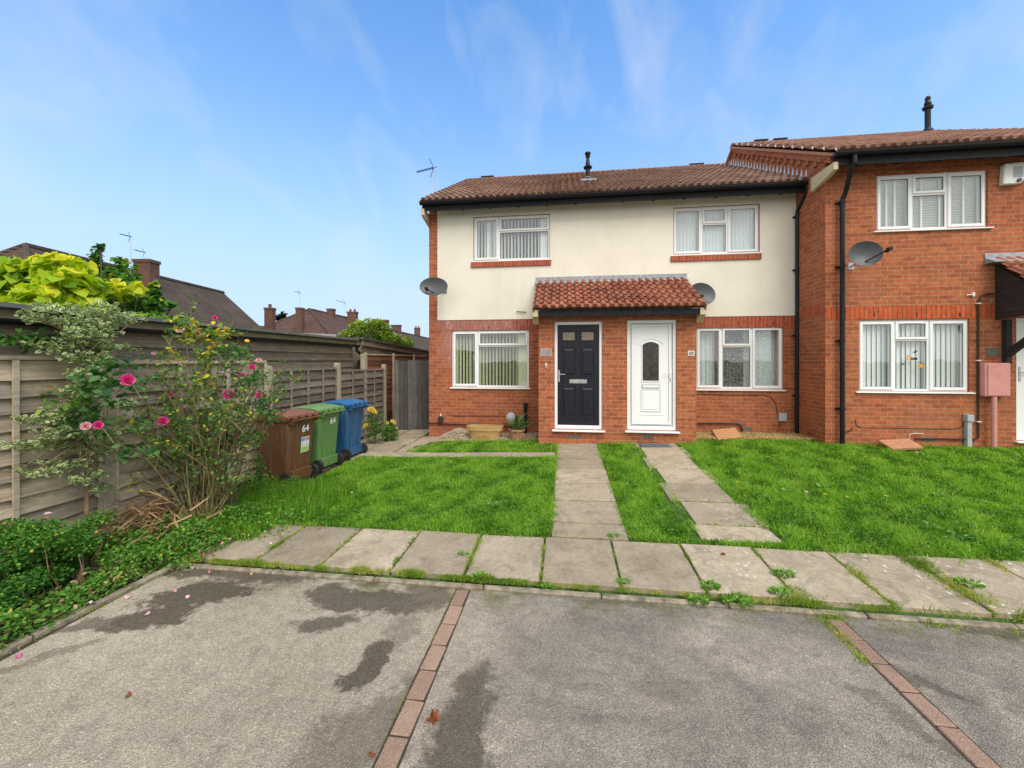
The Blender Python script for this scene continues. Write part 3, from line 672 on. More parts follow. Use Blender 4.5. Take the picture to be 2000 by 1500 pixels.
# flat rosettes of coarser leaves
c_ = np.concatenate([rectpts(2.2, 7.6, 4.1, 7.6, 1.0), rectpts(-3.0, -.3, 4.1, 6.5, .7), rectpts(.75, 1.2, 4.1, 6, 1.5)]); V_ = []; D_ = []
for (x_, y_) in c_:
    m_ = rnd.randint(8, 16); a_ = nr.uniform(0, 2*np.pi, m_); V_.append(np.stack([x_+.03*np.cos(a_), y_+.03*np.sin(a_), np.full(m_, zgf(x_, y_)+rnd.uniform(.03, .055))], 1)); D_.append(np.stack([np.cos(a_), np.sin(a_), nr.uniform(.0, .5, m_)], 1))
tag(leaves('rosettes', np.concatenate(V_), .06, M['rosette'], dirs=np.concatenate(D_), tmpl=LEAF), 'pale flat weed rosettes here and there in the lawns', 'weeds', kind='stuff')
# brown litter in the bed
P = np.concatenate([rectpts(-3.75, -3.36, .9, 3.1, 330), rectpts(-4.1, -3.0, 3.1, 4.2, 120)])
tag(leaves('leaf_litter', np.column_stack([P, nr.uniform(.03, .15, len(P))]), .035, M['straw'], droop=0), 'brown and yellow leaf litter among the weeds of the bed', 'leaf litter', kind='stuff')
# grass in the joints
J = []; Jh = []
def joint(x0, y0, x1, y1, n, sp=.014, hh=.022):
    t = nr.random(n); g = pnoise(t*(16 if n > 2000 else 7)+x0, t*3+y0, .8, 11) > (.30+.2*nr.random(n))
    t = t[g]; J.append(np.stack([x0+(x1-x0)*t+nr.normal(0, sp, len(t)), y0+(y1-y0)*t+nr.normal(0, sp, len(t))], 1)); Jh.append(np.full(len(t), hh))
for k in range(-5, 11):
    X = -.18+.63*k; joint(X, 3.16, X, 3.93, 900, .014 if k != 0 else .008, .026 if k < 0 or k > 2 else .02)
joint(-3.3, 3.14, -.3, 3.15, 13000, .018, .034); joint(-.3, 3.14, 1.2, 3.145, 2500, .012, .02); joint(1.2, 3.14, 9, 3.145, 12000, .03, .032)
joint(2.0, 3.08, 9, 3.03, 7000, .04, .028)
for y in (4.28, 4.88, 5.49, 6.09, 6.7, 3.95): joint(-.12, y, .63, y, 220, .006, .012)
for y in (4.36, 4.96, 5.57, 6.17): joint(1.31, y, 2.06, y, 420, .010, .018)
joint(2.95, 3.95, 3.02, 3.3, 3500, .045, .04); joint(2.36, 3.95, 2.34, 3.1, 1500, .03, .03); joint(1.71, 3.3, 1.9, 3.0, 1500, .04, .03); joint(3.6,3.95,3.6,3.7,900,.03,.03)
joint(-.84, 3.05, -.84, 1, 500, .006, .008); joint(1.79, 3.03, 1.79, 2.6, 900, .02, .02); joint(-3.36, 3.0, -3.5, .8, 2500, .03, .03)
for y in (7.1, 7.8, 8.4): joint(-3.9, y-.3, -3.1, y+.2, 250, .015, .015)
P = np.concatenate(J); h = np.concatenate(Jh)*nr.uniform(.3, 1.3, len(P))*(.5+1.1*pnoise(P[:, 0], P[:, 1], 2.0, 41)); k = in_view(P); P, h = P[k], h[k]
z = np.where(P[:, 1] > 3.1, zg(P[:, 0], np.maximum(P[:, 1], 3.11))+.004, .0)
tag(blades('joint_grass', np.column_stack([P, z]), h, np.full(len(P), .0055), M['grass_joint'], .1+.9*pnoise(P[:, 0], P[:, 1], 1.5, 2)*nr.uniform(.5, 1.2, len(P)), .7), 'yellowish grass growing in the joints of the slabs', 'grass', kind='stuff')
# weeds standing on the kerb
weeds = [(1440,1185,.075,'big weed tuft at the kerb below the narrow lawn strip'), (1388,1150,.05,'second weed tuft beside the big kerb weed'), (936,1133,.05,'weed tuft at the top of the left brick strip'), (1072,1150,.04,'small weed on the kerb below the path to the black door'),
         (1365,1178,.05,'round weed below the kerb left of the big tuft'), (1198,1050,.045,'weed at the corner where the house path meets the front slabs'), (1522,1163,.05,'weed with brown stalk on the kerb right of the big tuft'), (905,1085,.03,'small weed in a slab joint above the left brick strip'), (1218,1140,.04,'weed in the joint below the path to the black door'), (1530,1126,.06,'grass tuft between the lichen spotted slabs'), (1893,1147,.06,'grass tuft on the far right slabs')]
for (px, py, s, lab) in weeds:
    X, Y, Z = gr(px, py); n = int(60*s/.04)
    a = nr.uniform(0, 2*np.pi, n); rr = s*np.sqrt(nr.random(n)); Q = np.stack([X+rr*np.cos(a)*1.2, Y+rr*np.sin(a)*.8, np.full(n, Z+.008)+nr.uniform(0, s*.45, n)], 1)
    d = np.stack([np.cos(a), np.sin(a), nr.uniform(.2, 1.2, n)], 1)
    tag(leaves('weed', Q, .032 if s > .045 else .022, M['weed'], dirs=d, tint=nr.uniform(.4, .9, n)), lab, 'weed', 'weeds growing along the kerb')
# dandelions
spots = [(1657,905),(1672,893),(1668,899),(1690,903),(1740,901),(1706,908),(1612,980),(1655,985),(1670,976),(1665,925),(1620,910),(1775,911),(1730,983),(1530,880),(1970,958),(1510,900),(1500,903),(1270,930),(1262,943),(1440,955),(1600,900),(1545,898)]
V = []
for (px, py) in spots:
    X, Y, Z = gr(px, py); a = np.arange(10)/10*2*np.pi
    V.append(np.stack([X+a*0, Y+a*0, Z+.085+a*0, np.cos(a), np.sin(a)], 1))
V = np.concatenate(V)
tag(leaves('dandelion_flowers', V[:, :3], .018, M['yellowrose'], dirs=np.stack([V[:, 3], V[:, 4], np.full(len(V), .35)], 1), tint=nr.uniform(0, .3, len(V))), 'tiny yellow dandelion flowers scattered over the lawn', 'flowers', kind='stuff')
for (px, py, lab) in [(1790,896,'white dandelion clock near the red slab on the right lawn'), (1575,977,'grey dandelion clock low in the middle of the right lawn'), (1342,920,'dandelion clock beside the white door path')]:
    X, Y, Z = gr(px, py); n = 90; q = nr.normal(size=(n, 3)); q /= np.linalg.norm(q, axis=1, keepdims=True)
    t = thing('dandelion_clock', lab, 'seed head', (X, Y, Z), group='dandelion seed heads in the right lawn')
    leaves('seed_ball', np.tile([X, Y, Z+.1], (n, 1)), .022, M['palepink'], t, dirs=q, tmpl=STRAP, tint=np.ones(n))
    MB().tube([(X, Y, Z), (X+.005, Y, Z+.1)], .0018, 5).build('stalk', M['stem'], t)

# ------------------------------------------------------------ houses
def wall_xz(mb, x0, x1, z0, z1, Y, holes, th=.28, poly_top=None):
    xs = sorted({x0, x1, *[h[0] for h in holes], *[h[1] for h in holes]}); zs = sorted({z0, z1, *[h[2] for h in holes], *[h[3] for h in holes]})
    xs = [x for x in xs if x0 <= x <= x1]; zs = [z for z in zs if z0 <= z <= z1]
    def inh(x, z): return any(h[0] < x < h[1] and h[2] < z < h[3] for h in holes)
    for i in range(len(xs)-1):
        for j in range(len(zs)-1):
            a, b, c, d = xs[i], xs[i+1], zs[j], zs[j+1]
            if inh((a+b)/2, (c+d)/2): continue
            mb.add([(a, Y, c), (b, Y, c), (b, Y, d), (a, Y, d)], [(0, 1, 2, 3)])
            mb.add([(a, Y+th, c), (b, Y+th, c), (b, Y+th, d), (a, Y+th, d)], [(3, 2, 1, 0)])
    for (a, b, c, d) in holes+[(x0, x1, z0, z1)]:
        mb.add([(a, Y, c), (a, Y+th, c), (a, Y+th, d), (a, Y, d)], [(0, 1, 2, 3)])
        mb.add([(b, Y, c), (b, Y+th, c), (b, Y+th, d), (b, Y, d)], [(3, 2, 1, 0)])
        mb.add([(a, Y, c), (b, Y, c), (b, Y+th, c), (a, Y+th, c)], [(0, 1, 2, 3)])
        mb.add([(a, Y, d), (b, Y, d), (b, Y+th, d), (a, Y+th, d)], [(3, 2, 1, 0)])
    return mb
def tiles(name, x0, x1, ye, ze, yr, zr, mat, parent, pitch=.15, gauge=.32, roll=.05, step=.04, seed=1):
    sl = math.hypot(yr-ye, zr-ze); n = max(1, round(sl/gauge)); g = sl/n
    T = np.array([(yr-ye)/sl, (zr-ze)/sl]); Nn = np.array([-T[1], T[0]])
    nrl = max(1, round((x1-x0)/pitch)); pw = (x1-x0)/nrl
    ph = np.array([0, .10, .2, .24, .30, .38, .5, .62, .70, .76, .8, .9]); hp = np.where((ph > .22) & (ph < .78), np.sqrt(np.clip(1-((ph-.5)/.30)**2, 0, 1)), 0)*roll
    xs = np.concatenate([[x0+k*pw+p*pw for p in ph] for k in range(nrl)]+[[x1]]); hh = np.concatenate([hp]*nrl+[[0]])
    tile_i = np.minimum(((xs-x0)/(2*pw)).astype(int), 400)
    rg = np.random.default_rng(seed); Vs = []; Ts = []
    for c in range(n):
        tv = rg.random(500); jit = rg.normal(0, .003, 500)
        rows = [(c*g+.020, -.012), (c*g-.014, step-.012), (c*g-.010, step), (c*g+g*.5, step*.55), (c*g+g+.02, .002)]
        for k, (s, hb) in enumerate(rows):
            ss = s+(jit[tile_i] if k < 3 else 0)
            h2 = hb+hh*(1 if k >= 1 else .25)
            Vs.append(np.stack([xs, ye+T[0]*ss+Nn[0]*h2, ze+T[1]*ss+Nn[1]*h2], 1)); Ts.append(tv[tile_i])
    m = len(xs); V = np.concatenate(Vs); tt = np.concatenate(Ts)
    r = np.array([c*5+k for c in range(n) for k in range(4)]); i = (r[:, None]*m+np.arange(m-1)[None]).ravel()
    F = np.stack([i, i+1, i+m+1, i+m], 1)
    return npmesh(name, V, F, mat, parent, np.stack([tt, tt*0], 1), smooth=False)
def ridge(x0, x1, y, z, parent, seed=2):
    mb = MB(); ti = []; x = x0
    while x < x1-.05:
        e = min(x+.44, x1); n0 = len(mb.v)
        for k in range(9):
            a = math.pi*k/8*1.0
            for xx, r in ((x, .125), (e+.01, .118)):
                mb.v.append((xx, y-math.cos(a)*r, z+math.sin(a)*r*.72))
        for k in range(8): mb.f.append((n0+2*k, n0+2*k+1, n0+2*k+3, n0+2*k+2))
        mb.f.append(tuple(n0+2*k for k in range(9)))
        ti += [rnd.random()]*(len(mb.v)-n0); x = e
    return mb.build('ridge', M['tile'], parent, attr=ti)
def gutter(x0, x1, Y, ztop, parent, brackets=.78):
    """half round gutter hung on the fascia at Y (fascia face), top at ztop"""
    mb = MB(); n = 9; r = .062
    for rr, fl in ((r, 1), (r-.004, -1)):
        b = len(mb.v)
        for xx in (x0, x1):
            for k in range(n):
                a = math.pi*k/(n-1); mb.v.append((xx, Y-.066-math.cos(a)*rr, ztop-math.sin(a)*rr))
        for k in range(n-1):
            f = (b+k, b+k+1, b+n+k+1, b+n+k); mb.f.append(f if fl > 0 else f[::-1])
    for xx in (x0, x1):
        pts = [(Y-.062-math.cos(math.pi*k/8)*r, ztop-math.sin(math.pi*k/8)*r) for k in range(9)]
        mb.prism(pts, 'x', xx-.003, xx+.003)
    x = x0+.35
    while x < x1:
        pts = [(Y-.062-math.cos(math.pi*k/8)*(r+.008), ztop+.004-math.sin(math.pi*k/8)*(r+.008)) for k in range(9)]
        mb.prism(pts+[(Y-.005, ztop-.02), (Y-.005, ztop+.008), (Y-.125, ztop+.008)][1:2], 'x', x-.014, x+.014); x += brackets
    return mb.build('gutter', M['black'], parent, smooth=False)

def window(parent, rect, Y, layout, blind, label=None, transom=.28, mull=None, vent=False, sill_ext=.04, bmat=None):
    """rect=(x0,x1,z0,z1). layout 'two' (narrow casement + wide with top light) or 'three'"""
    x0, x1, z0, z1 = rect; yf = Y+.035; fr = .045; sa = .048
    mb = MB(); panes = []
    mb.box(x0, x0+fr, yf, yf+.07, z0, z1); mb.box(x1-fr, x1, yf, yf+.07, z0, z1)
    mb.box(x0+fr, x1-fr, yf, yf+.07, z0, z0+fr); mb.box(x0+fr, x1-fr, yf, yf+.07, z1-fr, z1)
    W = x1-x0; H = z1-z0; zt = z1-H*transom
    if layout == 'two':
        ms = [x0+W*.337]; cols = [('sash', x0, ms[0]), ('split', ms[0], x1)]
    else:
        ms = [x0+W*mull[0], x0+W*mull[1]]; cols = [('sash', x0, ms[0]), ('split', ms[0], ms[1]), ('sash', ms[1], x1)]
    for m_ in ms: mb.box(m_-.022, m_+.022, yf+.002, yf+.068, z0+fr, z1-fr)
    gasket = MB()
    def sash(a, b, c, d, w=sa, proud=.018):
        y0 = yf-proud
        mb.box(a, a+w, y0, yf+.05, c, d); mb.box(b-w, b, y0, yf+.05, c, d); mb.box(a+w, b-w, y0, yf+.05, c, c+w); mb.box(a+w, b-w, y0, yf+.05, d-w, d)
        panes.append((a+w, b-w, c+w, d-w, y0+.016))
    def fixed(a, b, c, d):
        panes.append((a, b, c, d, yf+.02))
    for kind, a, b in cols:
        ia = a+(.030 if a == x0 else .014); ib = b-(.030 if b == x1 else .014)
        if kind == 'sash': sash(ia, ib, z0+.030, z1-.030)
        else:
            mb.box(a+.022, b-.022, yf+.003, yf+.067, zt-.024, zt+.02)
            sash(ia, ib, zt+.008, z1-.030, .042)
            fixed(a+(.022 if a != x0 else fr), b-(.022 if b != x1 else fr), z0+fr, zt-.024)
            if vent: mb.box((a+b)/2-.13, (a+b)/2+.13, yf-.034, yf-.018, z1-.068, z1-.052)
    w = mb.build('window', M['upvc'], parent, bevel=.004)
    if label: w['label'] = label
    for (a, b, c, d, y) in panes:
        g = MB()
        for q in ((a, a+.006, c, d), (b-.006, b, c, d), (a+.006, b-.006, c, c+.006), (a+.006, b-.006, d-.006, d)): gasket.box(q[0], q[1], y-.003, y+.003, q[2], q[3])
        g.box(a-.004, b+.004, y+.004, y+.010, c-.004, d+.004); g.build('pane', M['glass'], w)
    gasket.build('seal', M['upvc_grey'], w)
    s = MB(); s.prism([(yf-.075, z0-.028), (yf-.075, z0-.008), (yf-.02, z0-.001), (yf+.07, z0-.001), (yf+.07, z0-.028)], 'x', x0-sill_ext, x1+sill_ext)
    s.build('sill', M['upvc'], w, bevel=.003)
    bb = MB(); yb = yf+.10
    a, b, c, d = x0+.02, x1-.02, z0+.02, z1-.01
    if blind == 'vertical' or blind == 'closed':
        x = a
        while x < b:
            wd = .085; ang = R(68) if blind == 'vertical' else R(14); ang += rnd.gauss(0, .05)
            if blind == 'vertical' and (x-a < .35*(b-a) and rnd.random() < .3 or x > b-.22): ang = R(10)
            dx, dy = math.cos(ang)*wd/2, math.sin(ang)*wd/2
            bb.hexa([(x-dx, yb-dy, c), (x+dx, yb+dy, c), (x+dx, yb+dy+.001, c), (x-dx, yb-dy+.001, c)], [(x-dx, yb-dy, d), (x+dx, yb+dy, d), (x+dx, yb+dy+.001, d), (x-dx, yb-dy+.001, d)])
            x += .075 if blind == 'vertical' else .0785
        bb.box(a, b, yb-.02, yb+.02, d+.002, d+.03)
    elif blind == 'net' or blind == 'lace':
        n = 160; pts = []
        for k in range(n+1):
            t = k/n; x = a+(b-a)*t; pts.append((x, yb+.018*math.sin(t*150+2*math.sin(t*11))))
        for k in range(n):
            t = k/n
            bb.add([(*pts[k], c), (*pts[k+1], c), (*pts[k+1], d), (*pts[k], d)], [(0, 1, 2, 3)])
    elif blind == 'shutter':
        z = c
        while z < d:
            bb.hexa([(a, yb-.018, z+.012), (b, yb-.018, z+.012), (b, yb+.018, z-.022), (a, yb+.018, z-.022)], [(a, yb-.018, z+.018), (b, yb-.018, z+.018), (b, yb+.018, z-.016), (a, yb+.018, z-.016)]); z += .044
        for fx in (.12, .2, .45, .62, .84, .97): bb.box(a+(b-a)*fx-.014, a+(b-a)*fx+.014, yb-.045, yb-.03, c, d)
    if blind == 'lace':
        lc = MB()
        for (ta, tb) in ((.0, .25), (.60, 1.0)):
            for k in range(60):
                t0, t1 = ta+(tb-ta)*k/60, ta+(tb-ta)*(k+1)/60; f_ = lambda t: (a+(b-a)*t, yb+.06+.02*math.sin(t*110))
                lc.add([(*f_(t0), c), (*f_(t1), c), (*f_(t1), d), (*f_(t0), d)], [(0, 1, 2, 3)])
        lc.build('drape', M['net'], w)
    bb.build({'vertical': 'blind', 'closed': 'blind', 'net': 'curtain', 'lace': 'curtain', 'shutter': 'shutter_blind'}[blind], bmat or M['blind'], w)
    # a dim room behind
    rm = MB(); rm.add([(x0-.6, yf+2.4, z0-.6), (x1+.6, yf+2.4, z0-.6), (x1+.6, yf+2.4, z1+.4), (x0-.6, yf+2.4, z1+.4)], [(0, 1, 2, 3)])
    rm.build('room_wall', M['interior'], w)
    return w
def rect(px0, px1, pyt, pyb, Y):
    a = at(px0, pyb, Y); b = at(px1, pyt, Y); pm = (px0+px1)/2
    return (a[0], b[0], at(pm, pyb, Y)[2], at(pm, pyt, Y)[2])
YM, YP, YR = 8.67, 7.70, 7.77        # main front, porch front, right house front
XL, XM, XR = -3.0, .95, 4.63
XE = 9.4
ZE = 5.34                            # top of front wall
RID_Y, RID_Z = 12.4, 7.50
EV_Y, EV_Z = 8.30, 5.20
W1 = rect(924.5, 1074.5, 421, 508, YM); W2 = rect(1314, 1483.5, 402, 495.5, YM)
W3 = rect(882.5, 1033, 645, 757, YM); W4 = rect(1359.5, 1530, 638, 760.5, YM)
W5 = rect(1712, 1929.5, 336.5, 447.5, YR); W6 = rect(1677.5, 1894, 624, 765, YR)
SOL0, SOL1 = W3[3]+.004, 2.70
bays = [(x, None) for x in (0,)]
def pitched_back(mb, x0, x1, y0, z0, y1, z1): return mb.add([(x0, y0, z0), (x1, y0, z0), (x1, y1, z1), (x0, y1, z1)], [(0, 1, 2, 3)])
def build_half(H, x0, x1, wins, door_rect, is_left):
    T = thing('terraced_house', H, 'house', (x0 if is_left else x1, YM, zgf(0, YM)))
    holes = [w for w in wins]
    # brick wall
    mb = wall_xz(MB(), x0, x1, -.2, ZE, YM, holes)
    if is_left:
        mb.prism([(YM+.28, -.2), (2*RID_Y-YM, -.2), (2*RID_Y-YM, ZE-.1), (RID_Y, RID_Z-.07), (YM+.28, ZE)], 'x', x0, x0+.25)
    mb.box(x0, x1, 2*RID_Y-YM-.25, 2*RID_Y-YM-.01, -.2, ZE-.02)
    mb.box(x0+.26, x1, YM+.29, 2*RID_Y-YM-.26, -.19, .2)
    wl_ = mb.build('wall', M['brick_left'] if is_left else M['brick'], T)
    # render panel
    rx0 = -2.80 if is_left else x0
    rx1 = x1 if is_left else x1-.01
    r = wall_xz(MB(), rx0, rx1, SOL1, ZE-.002, YM-.016, [w for w in wins if w[3] > 3], .0155)
    r.build('render_panel', M['render'], T)
    s = MB(); s.box(x0 if not is_left else -2.8, x1-.002, YM-.004, YM-.0005, SOL0, SOL1-.002); s.build('soldier_course', M['soldier_frost'] if is_left else M['soldier'], T)
    w = wins[0]; s = MB(); s.box(w[0]-.05, w[1]+.02, YM-.045, YM-.017, w[2]-.145, w[2]-.03); s.build('brick_sill', M['soldier'], T, bevel=.004)
    # floor between storeys keeps rooms dark
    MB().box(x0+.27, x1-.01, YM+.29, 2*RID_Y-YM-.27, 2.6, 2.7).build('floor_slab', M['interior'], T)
    # roof
    rx = x0-.06 if is_left else x0
    xe = x1 if is_left else x1-.004
    rf = tiles('roof', rx, xe, EV_Y-.02, EV_Z+.02, RID_Y, RID_Z, M['tile'], T, seed=3 if is_left else 4)
    b = MB(); b.add([(rx, EV_Y+.02, EV_Z-.01), (xe, EV_Y+.02, EV_Z-.01), (xe, RID_Y, RID_Z-.03), (rx, RID_Y, RID_Z-.03)], [(0, 1, 2, 3)])
    pitched_back(b, rx, xe, RID_Y, RID_Z-.02, 2*RID_Y-EV_Y, EV_Z)
    if is_left: b.prism([(EV_Y+.03, EV_Z-.03), (EV_Y+.03, EV_Z+.012), (RID_Y, RID_Z-.008), (2*RID_Y-EV_Y, EV_Z), (2*RID_Y-EV_Y, EV_Z-.05), (RID_Y, RID_Z-.06)], 'x', rx, rx+.05)
    b.build('roof_underlay', M['felt'], rf)
    ridge(rx, xe, RID_Y, RID_Z-.02, rf)
    for fx in ([at(950, 350, RID_Y)[0]] if is_left else [at(1364, 326, RID_Y)[0]]):
        MB().box(fx-.19, fx+.19, RID_Y+.15, RID_Y+.45, RID_Z-.1, RID_Z+.15).box(fx-.21, fx+.21, RID_Y+.13, RID_Y+.47, RID_Z+.15, RID_Z+.2).build('ridge_vent', M['black'], rf, bevel=.01)
    # fascia, gutter, rafters
    f = MB(); f.box(rx+(.01 if is_left else 0), xe, EV_Y+.06, EV_Y+.085, 5.045, 5.235)
    x = x0+.25
    while x < x1-.1:
        f.prism([(EV_Y+.086, 5.03), (EV_Y+.086, 5.13), (YM-.02, 5.28), (YM-.02, 5.18)], 'x', x-.024, x+.024); x += .6
    f.build('fascia', M['fascia'], T)
    gutter(rx-.01, xe+(.0 if is_left else -.02), EV_Y+.06, 5.21, T)
    # windows
    if is_left:
        window(T, W1, YM, 'two', 'vertical', 'upper window with white vertical blinds', transom=.34, bmat=M['blind'])
        window(T, W3, YM, 'two', 'vertical', 'lower window with open lime blinds', transom=.27, bmat=M['blind_green'])
    else:
        window(T, W2, YM, 'three', 'net', 'upper window with net curtains', transom=.36, mull=(.345, .64), bmat=M['net'])
        window(T, W4, YM, 'three', 'lace', 'lower window with parted net curtain', transom=.31, mull=(.305, .65), bmat=M['lace'])
    return T, rf, wl_
A, rfA, wlA = build_half('end terraced house in cream render and brick with the black front door', XL, XM, [W1, W3], None, True)
B, rfB, wlB = build_half('middle terraced house in cream render and brick with the white front door', XM, XR, [W2, W4], None, False)
MB().box(.945, .955, YM-.0185, YM-.0165, SOL1+.02, ZE-.03).build('render_joint', M['render'], B)
# corbelled eaves box at left corner
def corbel(X0, X1, yf, yw, zt, h, parent, name='eaves_box'):
    return MB().prism([(yf, zt), (yw, zt), (yw, zt-h*1.45), (yw-.05, zt-h*1.45), (yf+.13, zt-h), (yf, zt-h*.75)], 'x', X0, X1).build(name, M['barge'], parent, bevel=.004)
corbel(-3.055, -2.99, EV_Y+.02, YM+.25, 5.09, .19, A)
# downpipe of middle house
xd = at(1557, 700, YM-.07)[0]
dp = MB(); dp.tube([(xd+.02, EV_Y, 5.2), (xd+.02, EV_Y, 5.06), (xd+.01, EV_Y+.05, 4.98), (xd, YM-.09, 4.78), (xd, YM-.075, 4.70), (xd, YM-.075, zgf(4.5, YM)-.02)], .036, 12)
for z in (4.66, 3.6, 2.3, 1.1): dp.tube([(xd, YM-.075, z-.02), (xd, YM-.075, z+.02)], .044, 12); dp.box(xd-.06, xd+.06, YM-.04, YM-.016, z-.018, z+.018)
dp.build('downpipe', M['black'], B, smooth=False)

# ---- shared porch, one half for each house
PX0, PX1 = -.476, 2.417; PZ = 2.64
D1 = rect(1083, 1176.5, 628, 839, YP); D2 = rect(1225, 1321.5, 625, 841, YP)
def porch_half(T, x0, x1, D, left):
    mb = wall_xz(MB(), x0, x1, -.2, PZ+.1, YP, [D], .22)
    if left: mb.prism([(YP+.22, -.2), (YM-.02, -.2), (YM-.02, 3.36), (YP+.22, 2.84)], 'x', x0, x0+.2)
    else: mb.prism([(YP+.22, -.2), (YM-.02, -.2), (YM-.02, 3.36), (YP+.22, 2.84)], 'x', x1-.2, x1)
    mb.box(x0+.21, x1-.21, YP+.30, YM-.03, -.18, .38)
    pw = mb.build('porch_wall', M['brick_porch'], T)
    ax, bx_ = (-.57, XM) if left else (XM, 2.50)
    rf = tiles('porch_roof', ax, bx_, 7.40, 2.755, YM-.01, 3.475, M['tile_porch'], T, pitch=.145, gauge=.262, roll=.058, step=.042, seed=8 if left else 9)
    u = MB(); u.add([(ax, 7.43, 2.73), (bx_, 7.43, 2.73), (bx_, YM-.02, 3.44), (ax, YM-.02, 3.44)], [(0, 3, 2, 1)])
    e = ax if left else bx_
    u.prism([(7.42, 2.70), (7.42, 2.745), (YM-.02, 3.455), (YM-.02, 3.40)], 'x', e if left else e-.03, e+.03 if left else e)
    u.build('porch_underlay', M['felt'], rf)
    f = MB(); f.box(ax+(.03 if left else 0), bx_-(.0 if left else .03), 7.45, 7.475, 2.62, 2.725)
    f.box(ax+.03, bx_-(.0 if left else .03), 7.476, YP-.001, 2.70, 2.712)
    x = ax+.25
    while x < bx_-.1: f.box(x-.02, x+.02, 7.477, YP-.002, 2.63, 2.698); x += .42
    f.build('porch_fascia', M['fascia'], rf)
    c0 = (ax-.004, ax+.1) if left else (bx_-.1, bx_+.004)
    corbel(c0[0], c0[1], 7.43, YP+.02 if 0 else YP+.25 if 0 else YP-.002, 2.74, .17, rf, 'porch_corbel')
    l = MB(); l.prism([(YM-.135, 3.43), (YM-.14, 3.445), (YM-.03, 3.505), (YM-.022, 3.60), (YM-.017, 3.60), (YM-.017, 3.44)], 'x', ax-(.03 if left else 0), bx_+(0 if left else .03))
    l.build('lead_flashing', M['lead'], rf)
    return pw
pwA = porch_half(A, PX0, XM, D1, True); pwB = porch_half(B, XM, PX1, D2, False)
# doors
def door_frame(T, D, label):
    x0, x1, z0, z1 = D; f = .055; mb = MB(); y = YP+.03
    mb.box(x0, x0+f, y, y+.09, z0, z1); mb.box(x1-f, x1, y, y+.09, z0, z1); mb.box(x0+f, x1-f, y, y+.09, z1-f, z1); mb.box(x0+f, x1-f, y, y+.09, z0, z0+f+.02)
    o = mb.build('door_frame', M['upvc'], T, bevel=.006)
    if label: o['label'] = label
    MB().prism([(YP-.07, z0-.035), (YP-.07, z0-.012), (YP+.1, z0-.002), (YP+.1, z0-.035)], 'x', x0-.045, x1+.045).build('threshold', M['upvc'], o, bevel=.003)
    return o
def panel(mb, x0, x1, z0, z1, y, d=.012, b=.03):
    mb.hexa([(x0, y, z0), (x1, y, z0), (x1, y, z1), (x0, y, z1)], [(x0+b, y-d, z0+b), (x1-b, y-d, z0+b), (x1-b, y-d, z1-b), (x0+b, y-d, z1-b)])
def recess(mb, x0, x1, z0, z1, y, r=.012):
    for q in ((x0-r, x0, z0-r, z1+r), (x1, x1+r, z0-r, z1+r), (x0, x1, z0-r, z0), (x0, x1, z1, z1+r)): mb.box(q[0], q[1], y-.009, y, q[2], q[3])
def grain_mat():
    m, nt, N, L, b = newmat('black grained door'); setp(b, None, .38, spec=.35)
    f = noise(nt, 3, 6, .6, mapv(nt, pos(nt), scale=(30, 30, 1.6)), 1.5)
    L.new(ramp(nt, f, [(.4, (.006, .007, .013)), (.7, (.020, .022, .034))]), b.inputs['Base Color']); bump(nt, f, .8, .006, b); return m
M['door_black'] = grain_mat()
door_frame(A, D1, None); x0, x1, z0, z1 = D1; x0 += .055; x1 -= .055; z0 += .078; z1 -= .055; y = YP+.05; W = x1-x0; H = z1-z0
mb = MB(); mb.box(x0+.003, x1-.003, y, y+.045, z0+.003, z1-.003)
for (a, b) in ((.13, .42), (.58, .87)):
    for (c, d) in ((.09, .375), (.495, .765)):
        recess(mb, x0+W*a, x0+W*b, z0+H*c, z0+H*d, y); panel(mb, x0+W*a+.01, x0+W*b-.01, z0+H*c+.01, z0+H*d-.01, y-.0005, .014, .03)
    recess(mb, x0+W*a, x0+W*b, z0+H*.845, z0+H*.925, y, .016)
dA = mb.build('door', M['door_black'], A, bevel=.003); dA['label'] = 'black panelled door with two small patterned lights'
for (a, b) in ((.13, .42), (.58, .87)):
    MB().box(x0+W*a, x0+W*b, y-.004, y-.0005, z0+H*.845, z0+H*.925).build('door_light', M['patterned'], dA)
mb = MB(); mb.box(x0+W*.29, x0+W*.71, y-.012, y-.0005, z0+H*.415, z0+H*.455); mb.box(x0+W*.31, x0+W*.69, y-.018, y-.012, z0+H*.422, z0+H*.447); mb.build('letterbox', M['steel'], dA, bevel=.003)
mb = MB(); mb.box(x0+.015, x0+.045, y-.012, y-.0005, z0+H*.43, z0+H*.55); mb.tube([(x0+.03, y-.012, z0+H*.505), (x0+.03, y-.05, z0+H*.505), (x0+.15, y-.05, z0+H*.505)], .008, 8); mb.build('handle', M['steel'], dA, bevel=.002)
MB().box(x0+.003, x1-.003, y-.012, y, z0+.002, z0+.05).build('rain_bar', M['door_black'], dA, bevel=.004)
